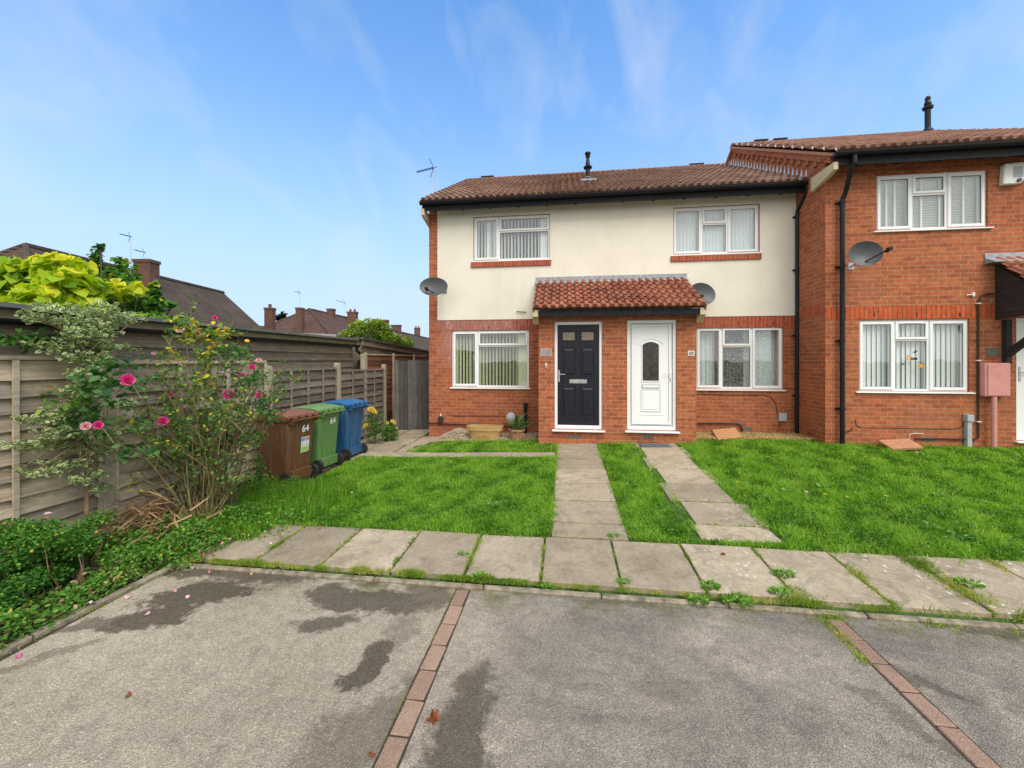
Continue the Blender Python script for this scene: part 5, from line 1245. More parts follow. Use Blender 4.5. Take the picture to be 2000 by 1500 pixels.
sheet('gravel_bed', xs, ysn, M['gravel_base'], -.0, fn=gh)
sheet('gravel_bed_right', np.linspace(2.45, 4.62, 12), np.linspace(8.0, YM-.01, 5), M['gravel_base'], .018)
# oval planter
pc = at(947, 850, 8.2); zb = gh(np.array(pc[0]), np.array(8.2)).item()
zb = at(947, 859, 8.2)[2]
t = thing('planter', 'long oval tan clay planter on the pebbles', 'planter', (pc[0], 8.2, zb)); n = 40
def oval(prof, c, ax, ay):
    mb = MB(); k = len(prof)
    for (r, h) in prof:
        for j in range(n): a = 2*math.pi*j/n; ca_, sa_ = math.cos(a), math.sin(a); mb.v.append((c[0]+math.copysign(abs(ca_)**.75, ca_)*ax*r, c[1]+math.copysign(abs(sa_)**.75, sa_)*ay*r, c[2]+h))
    for i in range(k-1):
        for j in range(n): mb.f.append((i*n+j, i*n+(j+1) % n, (i+1)*n+(j+1) % n, (i+1)*n+j))
    mb.f.append(tuple(range(n-1, -1, -1))); mb.f.append(tuple((k-1)*n+j for j in range(n))); return mb
oval([(.78, 0), (.86, .12), (.93, .20), (1.0, .205), (1.0, .25), (.98, .26), (1.01, .265), (1.01, .295), (.93, .295), (.90, .24)], (pc[0], 8.2, zb), .385, .16).build('pot_body', M['planter'], t)
oval([(.88, .23), (.88, .24)], (pc[0], 8.2, zb), .385, .16).build('soil_fill', M['soil'], t)
mb = MB()
for s_ in (-1, 1):
    mb.tube([(pc[0]+s_*.012*k, 8.2-.152-.002*(6-k)*.5, zb+.12+.018*math.sin(k*.9)-.002*k) for k in range(0, 12)], .006, 6)
mb.build('garland', M['planter'], t)
# ribbed pot with yucca
pc = at(1010, 845, 8.1); zb = at(1010, 858, 8.1)[2]-.015
t = thing('plant_pot', 'ribbed terracotta pot holding a spiky green plant', 'plant pot', (pc[0], 8.1, zb)); mb = MB(); n = 48; prof = [(.12, 0), (.135, .18), (.165, .19), (.17, .22), (.15, .225), (.145, .19)]
for (r, hgt_) in prof:
    for j in range(n): a = 2*math.pi*j/n; rr = r+(.005*(j % 2) if hgt_ < .185 else 0); mb.v.append((pc[0]+rr*math.cos(a), 8.1+rr*math.sin(a), zb+hgt_))
for i in range(len(prof)-1):
    for j in range(n): mb.f.append((i*n+j, i*n+(j+1) % n, (i+1)*n+(j+1) % n, (i+1)*n+j))
mb.f.append(tuple((len(prof)-1)*n+j for j in range(n))); mb.build('pot_body', M['terracotta'], t)
t = thing('yucca', 'spiky yucca growing in the ribbed pot', 'plant', (pc[0], 8.1, zb+.19)); n = 70
a = nr.uniform(0, 2*np.pi, n); e = nr.uniform(.35, 1.5, n); d = np.stack([np.cos(a)*np.cos(e), np.sin(a)*np.cos(e), np.sin(e)], 1)
leaves('foliage', np.tile([pc[0], 8.1, zb+.2], (n, 1))+d*.02, .34, M['yucca'], t, dirs=d, tmpl=STRAP)
n = 14; a = nr.uniform(0, 2*np.pi, n); d = np.stack([np.cos(a), np.sin(a), nr.uniform(-.5, .1, n)], 1)
leaves('dry_foliage', np.tile([pc[0], 8.1, zb+.22], (n, 1))+d*.04, .24, M['straw'], t, dirs=d, tmpl=STRAP)
tag(MB().lathe([(.02, -.02), (.09, -.01), (.10, 0), (.09, .01), (.02, .02)], (pc[0]-.17, 8.42, at(988, 815, 8.4)[2]), 20, 'y').build('wall_lamp', M['greybox']), 'round grey disc behind the spiky pot plant', 'disc')

# ------------------------------------------------------------ wheelie bins
def plastic(name, c, rough=.45):
    m, nt, N, L, b = newmat(name); setp(b, None, rough)
    p = objc(nt); f = noise(nt, 3, 5, .6, p)
    cc = ramp(nt, f, [(.3, tuple(x*.85 for x in c)), (.7, tuple(min(1, x*1.12) for x in c))])
    cc = mixc(nt, ramp(nt, noise(nt, 6, 6, .7, mapv(nt, p, scale=(3, 3, .5))), [(.5, 0.0), (.8, .4)]), cc, (.35, .30, .24))
    L.new(cc, b.inputs['Base Color']); bump(nt, noise(nt, 120, 3, .6, p), .15, .002, b); return m
M['bin_brown'] = plastic('brown bin plastic', (.125, .056, .024)); M['lid_brown'] = plastic('red brown lid', (.23, .090, .055))
M['bin_green'] = plastic('green bin plastic', (.105, .22, .065)); M['bin_blue'] = plastic('blue bin plastic', (.012, .090, .22)); M['lid_blue'] = plastic('blue lid', (.018, .125, .31)); M['lid_green'] = plastic('green lid', (.14, .26, .085))
M['stickerw'] = plain('printed sticker', (.60, .66, .66), .4, var=.3, scale=60, obj=True); M['stickerb'] = plain('blue print', (.10, .28, .50), .4); M['stickerg'] = plain('green print', (.35, .55, .12), .4); M['stickerr'] = plain('red print', (.65, .20, .18), .4)
def make_bin(label, loc, rz, bm, lm, number, sticker):
    """local axes: +x is the back with handle and wheels, y the width"""
    t = thing('wheelie_bin', label, 'bin', loc, rz, 'wheelie bins standing along the fence')
    mb = MB(); N4 = 6
    def ring(x0, x1, w, z, r=.05):
        pts = []
        for (cx, cy, a0) in ((x1-r, w-r, 0), (x0+r, w-r, 90), (x0+r, -w+r, 180), (x1-r, -w+r, 270)):
            for k in range(N4): a = R(a0+90*k/(N4-1)); pts.append((cx+r*math.cos(a), cy+r*math.sin(a), z))
        return pts
    secs = [(-.20, .21, .215, .03), (-.215, .22, .222, .10), (-.30, .27, .265, .88), (-.325, .295, .285, .90), (-.33, .30, .29, .955), (-.32, .285, .28, .955), (-.30, .27, .265, .93)]
    m_ = 4*N4
    for s_ in secs: mb.v += ring(*s_)
    for i in range(len(secs)-1):
        for j in range(m_): mb.f.append((i*m_+j, i*m_+(j+1) % m_, (i+1)*m_+(j+1) % m_, (i+1)*m_+j))
    mb.f.append(tuple(range(m_-1, -1, -1))); mb.f.append(tuple((len(secs)-1)*m_+j for j in range(m_)))
    for yy in (-.24, .24): mb.box(.26, .34, yy-.02, yy+.02, .86, .93)      # handle mounts
    mb.box(.20, .27, -.19, .19, .06, .2)
    for yy in (-.12, .12): mb.box(.225, .25, yy-.01, yy+.01, .2, .55)
    mb.build('body', bm, t, local=True, bevel=.006)
    MB().tube([(.34, -.27, .915), (.345, .27, .915)], .016, 10).build('handle', bm, t, local=True)
    lb = MB(); n = 12
    rowsx = [(-.37, .925), (-.375, .945), (-.36, .965), (-.25, 1.0), (-.05, 1.03), (.15, 1.025), (.27, 1.0), (.33, .985)]
    for (xx, zz) in rowsx:
        for k in range(n+1): q = -1+2*k/n; w = .295 if xx > -.3 else .28; lb.v.append((xx, q*w, zz-(.03*abs(q)**4)))
    for i in range(len(rowsx)-1):
        for k in range(n): a = i*(n+1)+k; lb.f.append((a, a+n+1, a+n+2, a+1))
    b = len(lb.v)
    for (xx, zz) in rowsx:
        for q in (-1, 1): lb.v.append((xx, q*(.29 if xx > -.3 else .275), .93+.0*zz if xx > -.36 else .915))
    for i in range(len(rowsx)-1):
        for s_ in (0, 1):
            top = [i*(n+1)+(0 if s_ == 0 else n), (i+1)*(n+1)+(0 if s_ == 0 else n)]; lb.f.append((top[0], top[1], b+2*(i+1)+s_, b+2*i+s_))
    lb.box(.28, .33, -.28, .28, .95, .985)
    for yy in (-.20, -.07, .07, .20): lb.box(.30, .355, yy-.03, yy+.03, .935, .985)
    lb.build('lid', lm, t, local=True, bevel=.004)
    for yy in (-.255, .255):
        w = MB().lathe([(.055, -.024), (.094, -.022), (.10, -.012), (.10, .012), (.094, .022), (.055, .024)], (0, 0, 0), 24, 'y').build('wheel', M['rubber'], t, local=True)
        w.location = (.235, yy, .10)
        MB().lathe([(.012, -.034), (.024, -.030), (.024, .030), (.012, .034)], (0, 0, 0), 16, 'y').build('hub', M['steel'], w, local=True)
    MB().tube([(.235, -.25, .10), (.235, .25, .10)], .011, 8).build('axle', M['galv'], t, local=True)
    tilt = math.atan2(.05, .78)
    Mb = lambda x, y_, z: Matrix.Translation((x, y_, z)) @ Matrix.Rotation(tilt, 4, 'Y') @ Matrix.Rotation(R(90), 4, 'Z') @ Matrix.Rotation(R(90), 4, 'X')
    if number: text_obj('number', '64', .14, M['white'], Mb(.272, .06, .76), t, bold=.003)
    if sticker:
        for nm, mt, (y0, y1, z0, z1), o_ in (('sticker', M['stickerw'], (-.01, .15, .42, .64), 0), ('sticker_print', M['stickerb'], (-.005, .06, .585, .63), .001), ('sticker_print', M['stickerr'], (.07, .145, .585, .63), .001), ('sticker_print', M['stickerg'], (-.005, .145, .43, .50), .001)):
            mb = MB()
            def sx(z): return .2225+(z-.10)/.78*.05+.004+o_
            mb.hexa([(sx(z0), y0, z0), (sx(z0)+.002, y0, z0), (sx(z0)+.002, y1, z0), (sx(z0), y1, z0)], [(sx(z1), y0, z1), (sx(z1)+.002, y0, z1), (sx(z1)+.002, y1, z1), (sx(z1), y1, z1)]); mb.build(nm, mt, t, local=True)
    return t
def put(x, y): return (x, y, zgf(x, y)+.012)
make_bin('brown wheelie bin with number 64 and a printed sticker, nearest of the three', put(-3.98, 5.32), R(-6), M['bin_brown'], M['lid_brown'], True, True)
make_bin('green wheelie bin with number 64 between the brown and blue bins', put(-3.99, 6.02), R(-4), M['bin_green'], M['lid_green'], True, False)
make_bin('blue wheelie bin without a number, farthest of the three', put(-3.96, 6.78), R(-4), M['bin_blue'], M['lid_blue'], False, False)

# ------------------------------------------------------------ fence, garages, gate
FX = -4.5
posts = [1.45, 3.40, 5.57, 7.46, 9.55]; tops = [1.84, 1.84, 1.80, 1.665, 1.60]
F_ = thing('fence', 'weathered grey lap panel fence with concrete posts along the left', 'fence', (FX, 5.5, 0))
for k, y in enumerate(posts):
    zt = {0: 1.9, 1: 1.93, 2: 1.72, 3: 1.75, 4: 1.70}[k]
    MB().prism([(y-.05, -.1), (y+.05, -.1), (y+.05, zt-.03), (y+.02, zt), (y-.02, zt), (y-.05, zt-.03)], 'x', FX-.03, FX+.07).build('concrete_post', M['concrete'], F_, bevel=.006)
allp = [(-2.5, -.52, 1.84), (-.48, 1.40, 1.84)]+[(posts[i]+.05, posts[i+1]-.05, tops[i+1] if i else 1.84) for i in range(4)]
for i, (ya, yb, zt) in enumerate(allp):
    mt = M['wood'] if zt > 1.7 else M['wood_dark']
    pb = MB(); ti = []; z = .12; nb = int((zt-.06-z)/.13)
    st = (zt-.05-z)/nb
    for k in range(nb):
        zz = z+k*st; wob = [rnd.uniform(-.008, .008) for _ in range(7)]; m_ = 6; b = len(pb.v)
        for j in range(m_+1):
            yy = ya+.02+(yb-ya-.04)*j/m_; w = wob[j]
            pb.v += [(FX+.036, yy, zz-.014+w), (FX-.002, yy, zz+st+.006), (FX+.024, yy, zz-.014+w), (FX-.012, yy, zz+st+.006)]
        for j in range(m_):
            o4 = b+4*j; pb.f += [(o4, o4+4, o4+5, o4+1), (o4+2, o4+3, o4+7, o4+6), (o4, o4+2, o4+6, o4+4), (o4+1, o4+5, o4+7, o4+3)]
        ti += [rnd.random()]*(len(pb.v)-b)
    pn = pb.build('fence_panel', mt, F_, attr=ti)
    fb = MB(); fb.box(FX-.02, FX+.045, ya, yb, zt-.035, zt); fb.box(FX-.02, FX+.045, ya, yb, .1, .14)
    nbat = 5 if zt < 1.7 else 4
    for j in range(nbat):
        yy = ya+.02+(yb-ya-.04)*j/(nbat-1); fb.box(FX+.036, FX+.056, yy-.018, yy+.018, .141, zt-.036)
    fb.build('batten', mt, pn, attr=[.9]*len(fb.v))
GX = -4.78
G = thing('garage', 'long timber clad garage with mossy felt roof edge behind the near fence', 'garage', (GX, 4, 0)); gy0, gy1 = -3.5, 8.56
gb = MB(); ti = []; z = 0; 
while z < 2.12:
    b0 = len(gb.v); gb.hexa([(GX, gy0, z), (GX+.036, gy0, z), (GX+.036, gy1, z), (GX, gy1, z)], [(GX, gy0, z+.148), (GX+.010, gy0, z+.148), (GX+.010, gy1, z+.148), (GX, gy1, z+.148)]); ti += [rnd.random()]*8; z += .15
gb.box(GX-3.0, GX-.001, gy0, gy0+.05, 0, 2.2); gb.box(GX-3.0, GX-.001, gy1-.05, gy1, 0, 2.2); gb.box(GX-3.0, GX-2.95, gy0+.051, gy1-.051, 0, 2.3); ti += [.5]*24
gb.build('wall', M['wood_shed'], G, attr=ti)
rf_ = MB().prism([(GX-3.15, 2.42), (GX-3.15, 2.46), (GX+.12, 2.29), (GX+.14, 2.25), (GX+.12, 2.235), (GX+.12, 2.25)], 'y', gy0, gy1+.05).build('roof', M['felt'], G)
fb = MB(); fb.box(GX+.075, GX+.1, gy0, gy1+.03, 2.155, 2.24); fb.build('fascia', M['moss_wood'], G, attr=[.6]*8)
gm = MB()
for k in range(9): a = math.pi*k/8; gm.v += [(GX+.15-math.cos(a)*.05, gy0, 2.15-math.sin(a)*.05), (GX+.15-math.cos(a)*.05, gy1, 2.15-math.sin(a)*.05)]
for k in range(8): gm.f.append((2*k, 2*k+2, 2*k+3, 2*k+1))
gm.prism([(GX+.10, 2.155), (GX+.2, 2.155), (GX+.19, 2.11), (GX+.15, 2.095), (GX+.11, 2.11)], 'y', gy1, gy1+.01)
gm.build('gutter', M['black'], G)
MB().tube([(GX+.15, gy1-.06, 2.1), (GX+.15, gy1-.06, 2.02), (GX+.17, gy1+.12, 1.93), (GX+.17, gy1+.2, 1.9), (GX+.16, gy1+.2, 1.84), (GX+.12, gy1+.1, 1.78), (GX+.10, gy1+.05, 1.6)], .036, 10).build('downpipe', M['black'], G)
# white sheet roof beyond
tag(MB().hexa([(-8, 6.6, 2.2), (-5.4, 6.6, 2.2), (-5.4, 8.95, 2.2), (-8, 8.95, 2.2)], [(-8, 6.6, 2.35), (-5.4, 6.6, 2.325), (-5.4, 8.95, 2.425), (-8, 8.95, 2.5)]).build('sheet_roof', M['sheet']), 'pale grey roof sheet lying above the garage felt', 'roof sheet')
G2 = thing('shed', 'dark timber shed with sloping felt roof behind the gate', 'shed', (GX, 11, 0))
z0s, z1s = 2.30, 2.02; ya, yb = 9.0, 15.0
MB().hexa([(GX-2.6, ya, 0), (GX, ya, 0), (GX, yb, 0), (GX-2.6, yb, 0)], [(GX-2.6, ya, z0s-.03), (GX, ya, z0s-.03), (GX, yb, z1s-.03), (GX-2.6, yb, z1s-.03)]).build('wall', M['wood_shed'], G2, attr=[.15]*8)
MB().hexa([(GX-2.7, ya-.08, z0s), (GX+.1, ya-.08, z0s), (GX+.1, yb+.1, z1s), (GX-2.7, yb+.1, z1s)], [(GX-2.7, ya-.08, z0s+.05), (GX+.1, ya-.08, z0s+.05), (GX+.1, yb+.1, z1s+.05), (GX-2.7, yb+.1, z1s+.05)]).build('roof', M['felt'], G2)
MB().hexa([(GX+.03, ya-.05, z0s-.14), (GX+.055, ya-.05, z0s-.14), (GX+.055, yb, z1s-.14), (GX+.03, yb, z1s-.14)], [(GX+.03, ya-.05, z0s-.005), (GX+.055, ya-.05, z0s-.005), (GX+.055, yb, z1s-.005), (GX+.03, yb, z1s-.005)]).build('fascia', M['wood_shed'], G2, attr=[.5]*8)
# brown fence beyond
F2 = thing('brown_fence', 'red brown board fence with pale rail showing behind the end of the grey fence', 'fence', (-4.63, 10.5, 0))
bb = MB(); ti = []
for k in range(15):
    z = .05+k*.125; b0 = len(bb.v); bb.hexa([(-4.65, 8.75, z), (-4.62, 8.75, z), (-4.62, 13, z), (-4.65, 13, z)], [(-4.65, 8.75, z+.12), (-4.632, 8.75, z+.12), (-4.632, 13, z+.12), (-4.65, 13, z+.12)]); ti += [rnd.random()]*8
bb.build('fence_panel', M['wood_brown'], F2, attr=ti)
bb = MB(); bb.box(-4.66, -4.60, 8.72, 13, 1.93, 1.965)
for y in (8.85, 10.4, 11.9): bb.box(-4.615, -4.58, y-.04, y+.04, 0, 1.99)
bb.build('rail', M['wood'], F2, attr=[.9]*len(bb.v))
MB().box(-4.58, -4.47, 8.55, 8.67, 0, 1.95).build('concrete_post', M['concrete'], F2, bevel=.01)
# gate
gx0 = at(770, 700, 9.5)[0]; gx1 = -2.99; t = thing('gate', 'tall grey board gate beside the end house', 'gate', (gx0, 9.5, zgf(-3.5, 9)))
gt = MB(); ti = []; x = gx0; k = 0
while x < gx1-.01:
    e = min(x+.118, gx1); b0 = len(gt.v); gt.box(x+.002, e-.002, 9.5+(.006 if k % 2 else 0), 9.525, .03, 1.80+rnd.uniform(-.008, .008)); ti += [rnd.random()]*8; x = e; k += 1
gt.build('board', M['wood_gate'], t, attr=ti)
gt = MB(); [gt.box(gx0+.02, gx1-.02, 9.526, 9.56, z, z+.09) for z in (.25, .95, 1.55)]; gt.build('ledge', M['wood_gate'], t, attr=[.5]*24)

# ------------------------------------------------------------ houses in the distance
def gable_house(name, label, ridge_a, ridge_b, half, drop, roofm, hip_a=0, hip_b=0, ang=None):
    """ridge from a to b; half = horizontal half width; drop = ridge to eave"""
    a, b = Vector(ridge_a), Vector(ridge_b); d = (b-a).normalized(); s = Vector((d.y, -d.x, 0))
    t = thing(name, label, 'house', (a.x, a.y, 0)); ez = a.z-drop; o = .35
    ea, eb = a-d*hip_a, b+d*hip_b
    wl_ = MB(); c = [(ea+s*(half-o)), (eb+s*(half-o)), (eb-s*(half-o)), (ea-s*(half-o))]
    wl_.hexa([(p.x, p.y, -.2) for p in c], [(p.x, p.y, ez-.02) for p in c])
    if not hip_b: wl_.add([(c[1].x, c[1].y, ez-.03), (c[2].x, c[2].y, ez-.03), (b.x, b.y, b.z-.15)], [(0, 1, 2)])
    if not hip_a: wl_.add([(c[0].x, c[0].y, ez-.03), (c[3].x, c[3].y, ez-.03), (a.x, a.y, a.z-.15)], [(0, 1, 2)])
    wl_.build('wall', M['chim'], t)
    r = MB(); k1, k2, k3, k4 = ea+s*half-d*(o if hip_a else 0), eb+s*half+d*(o if hip_b else 0), eb-s*half+d*(o if hip_b else 0), ea-s*half-d*(o if hip_a else 0)
    V = [(k.x, k.y, ez) for k in (k1, k2, k3, k4)]+[tuple(a), tuple(b)]
    V += [(x, y, z-.12) for x, y, z in V]
    F = [(0, 1, 5, 4), (2, 3, 4, 5), (1, 2, 5), (3, 0, 4)]; F += [tuple(i+6 for i in f[::-1]) for f in F]+[(0, 6, 7, 1), (2, 8, 9, 3), (1, 7, 8, 2), (3, 9, 6, 0)]
    r.add(V, F); rf = r.build('roof', roofm, t)
    rg = MB(); rg.tube([a, b], .12, 8)
    if hip_b: rg.tube([b, Vector((k2.x, k2.y, ez))], .11, 6); rg.tube([b, Vector((k3.x, k3.y, ez))], .11, 6)
    if hip_a: rg.tube([a, Vector((k1.x, k1.y, ez))], .11, 6); rg.tube([a, Vector((k4.x, k4.y, ez))], .11, 6)
    rg.build('ridge', roofm if roofm else M['oldroof'], rf)
    return t, rf
def chimney(rf, px0, px1, pyt, pyb, D, pots=0, deep=.8):
    a = Vector(atd(px0, pyt, D)); b = Vector(atd(px1, pyt, D)); zb_ = atd(px0, pyb, D)[2]-.6
    fwd = Vector((-SA, CA, 0)); c = MB(); P_ = [a, b, b+fwd*deep, a+fwd*deep]
    c.hexa([(p.x, p.y, zb_) for p in P_], [(p.x, p.y, p.z-.18) for p in P_]); ctr = sum(P_, Vector())/4
    P2 = [ctr+(p-ctr)*1.12 for p in P_]; c.hexa([(p.x, p.y, p.z-.179) for p in P2], [(p.x, p.y, p.z-.02) for p in P2])
    o = c.build('chimney', M['chim'], rf)
    for k in range(pots):
        q = a.lerp(b, (k+.5)/pots)+fwd*deep*.5; MB().lathe([(.12, -.02), (.10, .18), (.12, .20), (.11, .26)], (q.x, q.y, q.z), 10).build('chimney_pot', M['chim'], t_ if 0 else o)
    return o
ra = atd(50, 479, 17); rb = atd(436, 572, 28.9); rb = (rb[0], rb[1], ra[2])
tA, rA = gable_house('distant_house', 'long dark tiled roof with a square chimney rising behind the golden tree', ra, rb, 5.0, 4.6, M['oldroof'], hip_a=3.5)
chimney(rA, 260, 292, 505, 548, 21.5, deep=.62)
ra = atd(604, 604, 36); rb = atd(700, 625, 46)
t2, r2 = gable_house('distant_house', 'purple brown hipped roof with tall chimneys in the middle distance', ra, (rb[0], rb[1], ra[2]), 5.5, 3.9, M['oldroof2'], hip_a=4.5, hip_b=4)
chimney(r2, 577, 589, 600, 655, 33, deep=.5); chimney(r2, 638, 650, 602, 622, 39, deep=.6); chimney(r2, 678, 695, 608, 628, 42, pots=2, deep=.6)
ra = atd(500, 634, 34); rb = atd(560, 628, 38)
t4, r4 = gable_house('distant_house', 'low dark roof with one tall brick chimney beside the big dark roof', (ra[0]-3, ra[1], ra[2]), (rb[0], rb[1], ra[2]), 4, 3, M['oldroof2'], hip_b=2)
chimney(r4, 516, 531, 600, 655, 30, pots=1, deep=.5)
ra = atd(742, 640, 44); rb = atd(860, 668, 74)
t3, r3 = gable_house('distant_house', 'farthest row of brown roofs with three small chimneys beside the end house', ra, (rb[0], rb[1], ra[2]), 5, 3.9, M['oldroof'], hip_a=0)
chimney(r3, 743, 756, 624, 642, 44, deep=.7); chimney(r3, 764, 781, 634, 648, 50, deep=.7); chimney(r3, 809, 819, 640, 656, 60, pots=2, deep=.6)
aerial('tall aerial above the square chimney of the dark roof', 256, 545, 463, 21, .62, 1.0, tilt=-1)
aerial('short aerial on the square chimney of the dark roof', 284, 505, 494, 21.2, .7, .9, tilt=-1)
aerial('thin aerial on the chimney of the hipped roof', 585, 601, 572, 33, .45, 1.0, tilt=1)
aerial('faint aerial left of the two pot chimney', 675, 615, 592, 42, .8, 1.3, tilt=-1)

# ------------------------------------------------------------ plants
def blob_pts(n, c, r, shell=.35):
    q = nr.normal(size=(n, 3)); q /= np.linalg.norm(q, axis=1, keepdims=True); rad = (shell+(1-shell)*nr.random(n))**.6
    return np.array(c)+q*rad[:, None]*np.array(r)
def tree(name, label, blobs, n_per, size, mat, tmpl, base, parent_group=None, cat='tree', tintb=None, limb_r=.05, droop=-.2, stemmat='bark', lname='crown'):
    t = thing(name, label, cat, base); P = []; T = []
    for (c, r, k) in blobs:
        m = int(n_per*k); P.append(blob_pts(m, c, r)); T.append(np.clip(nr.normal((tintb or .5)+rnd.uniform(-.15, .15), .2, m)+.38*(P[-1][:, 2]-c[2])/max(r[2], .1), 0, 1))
    P = np.concatenate(P); T = np.concatenate(T)
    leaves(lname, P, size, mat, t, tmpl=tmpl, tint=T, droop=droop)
    mb = MB(); b = Vector(base)
    for (c, r, k) in blobs:
        c = Vector(c); mid = b.lerp(c, .5)+Vector((rnd.uniform(-.1, .1), rnd.uniform(-.1, .1), .1)); mb.tube([b, mid, c], [limb_r, limb_r*.6, limb_r*.2], 7)
        for _ in range(5):
            e = c+Vector((rnd.uniform(-1, 1)*r[0], rnd.uniform(-1, 1)*r[1], rnd.uniform(-.3, 1)*r[2]))*.8; mb.tube([c.lerp(mid, .3), e], [limb_r*.25, limb_r*.07], 5)
    mb.build('trunk' if cat == 'tree' else 'stem', M[stemmat], t); return t
def B_(px, py, D, rpx, rpy, k=1, dz=1.0): c = atd(px, py, D); return (c, (rpx/FPX*D, rpx/FPX*D*dz, rpy/FPX*D), k)
tree('golden_tree', 'golden yellow tree with big heart shaped leaves over the garage roof', [B_(20, 560, 8.3, 50, 42, 1), B_(55, 530, 8.3, 40, 26, .8), B_(120, 520, 8, 40, 24, .9), B_(140, 560, 7.9, 48, 40, 1.2), B_(90, 585, 7.6, 50, 35, 1), B_(170, 600, 7.8, 28, 22, .5), B_(15, 605, 7.4, 40, 20, .7), B_(-60, 560, 8.6, 60, 50, 1.2), B_(60, 605, 7.3, 35, 14, .5)],
     290, .19, M['catalpa'], HEART, (atd(80, 700, 8)[0], atd(80, 700, 8)[1], 0), tintb=.45, limb_r=.08, droop=-.5)
bl = [B_(235, 575, 9.6, 38, 45, 1.6), B_(275, 600, 9.2, 40, 38, 1.6), B_(215, 610, 9.2, 30, 32, 1), B_(300, 628, 8.8, 45, 16, 1), B_(245, 540, 9.8, 22, 30, .5), B_(187, 498, 9.8, 8, 14, .16), B_(192, 520, 9.8, 9, 14, .16), B_(235, 510, 9.8, 10, 8, .12), B_(225, 530, 9.8, 16, 10, .2), B_(200, 560, 9.8, 18, 26, .5), B_(300, 575, 9.3, 9, 30, .35), B_(335, 595, 9, 8, 6, .06), B_(196, 480, 9.8, 6, 6, .06)]
tree('climbing_shrub', 'dark green leafy climber with upright shoots right of the golden tree', bl, 330, .11, M['vine'], HEART, (atd(240, 700, 9.3)[0], atd(240, 700, 9.3)[1], 0), cat='shrub', tintb=.42, limb_r=.04, lname='foliage')
tree('golden_shrub', 'small golden leaved patch amid the dark climber', [B_(222, 560, 8.6, 16, 14, .4), B_(245, 572, 8.6, 18, 12, .5), B_(265, 560, 8.7, 9, 8, .2)], 90, .15, M['catalpa'], HEART, (atd(240, 700, 8.7)[0], atd(240, 700, 8.7)[1], 0), cat='shrub', tintb=.75, limb_r=.02, lname='foliage')
tree('bushy_tree', 'light green rounded bush behind the shed roof', [B_(725, 648, 14, 42, 26, 1.6), B_(690, 660, 14, 30, 18, 1), B_(755, 664, 14, 32, 18, 1), B_(700, 636, 14.3, 18, 10, .4), B_(785, 672, 14.5, 22, 12, .5), B_(738, 632, 14.2, 14, 8, .3)], 900, .10, M['tree'], LEAF, (atd(725, 700, 14)[0], atd(725, 700, 14)[1], 0), tintb=.45, limb_r=.06)
tree('dark_shrub', 'dark green spiky shrub right of the rounded bush', [B_(795, 668, 16, 12, 12, 1)], 350, .2, M['vine'], STRAP, (atd(795, 700, 16)[0], atd(795, 700, 16)[1], 0), cat='shrub', tintb=.4, lname='foliage')
tree('conifer', 'dark conifer tip between the two tall chimneys', [B_(548, 620, 46, 8, 5, .6), B_(553, 614, 46, 4, 3, .2)], 300, .4, M['conifer'], LEAF, (atd(550, 700, 46)[0], atd(550, 700, 46)[1], 0), tintb=.4)
# variegated climber on the fence
vb_ = [(70,625,22,8),(110,628,22,8),(95,605,16,9),(60,612,12,6),(160,612,26,16),(185,640,34,20),(165,655,30,14),(235,622,26,10),(262,618,14,8),(215,600,18,8),(150,675,30,12),(110,680,34,8),(80,672,20,6),(190,700,20,12),(150,700,24,10),(170,735,26,18),(150,765,20,16),(235,790,22,8),(130,800,30,12),(80,820,28,10),(50,818,14,6),(120,845,30,14),(160,870,38,14),(90,870,34,9),(40,868,18,6),(200,865,32,10),(225,845,14,7),(190,885,22,8),(80,925,22,8),(130,915,20,8),(155,905,16,10),(40,920,10,5),(170,935,26,10),(195,955,18,9),(205,615,20,12),(235,680,24,7),(200,672,18,10), (105,905,18,6), (150,820,30,14), (180,850,22,10)]
t = thing('variegated_climber', 'cream and green variegated climber spreading over the near fence', 'climber', (-4.38, 3.3, 0)); P = []; mb = MB(); root = Vector((-4.36, 3.15, .1)); hub = Vector(atx(185, 690, -4.36)); hub2 = Vector(atx(170, 850, -4.36))
mb.tube([root, hub2, hub], [.02, .016, .012], 7)
for (px, py, rx, ry) in vb_:
    X = -4.36+rnd.uniform(0, .14); c = atx(px, py, X); D = c[1]*CA-c[0]*SA; m = int(rx*ry*.55)
    off = (nr.random((m, 2))*2-1); off = off[(off**2).sum(1) < 1]
    wv = .35*np.sin(off[:, 0]*4)
    q = np.stack([c[0]+nr.normal(0, .035, len(off)), c[1]+off[:, 0]*rx/FPX*D*1.25, c[2]+(off[:, 1]+wv)*ry/FPX*D-.02*off[:, 0]], 1); P.append(q)
    s_ = hub if py < 760 else hub2; e = Vector(c); mb.tube([s_, s_.lerp(e, .5)+Vector((.03, 0, rnd.uniform(-.05, .05))), e+Vector((0, rnd.choice((-1, 1))*rx/FPX*D, 0))], [.009, .006, .003], 5)
P = np.concatenate(P); leaves('foliage', P, .042, M['varieg'], t, droop=.25); mb.build('stem', M['twig'], t)
P = np.concatenate([np.array(atx(px, py, -4.40))+nr.normal(size=(n, 3))*np.array([.03, .13, .035]) for px, py, n in ((30, 655, 20), (60, 665, 30), (90, 668, 90), (120, 668, 110), (10, 655, 15), (140, 675, 60))])
t = thing('ivy', 'dark green ivy strand beneath the top of the near fence', 'ivy', atx(100, 668, -4.4)); leaves('foliage', P, .045, M['vine'], t, tint=nr.uniform(0, .45, len(P)), tmpl=HEART)
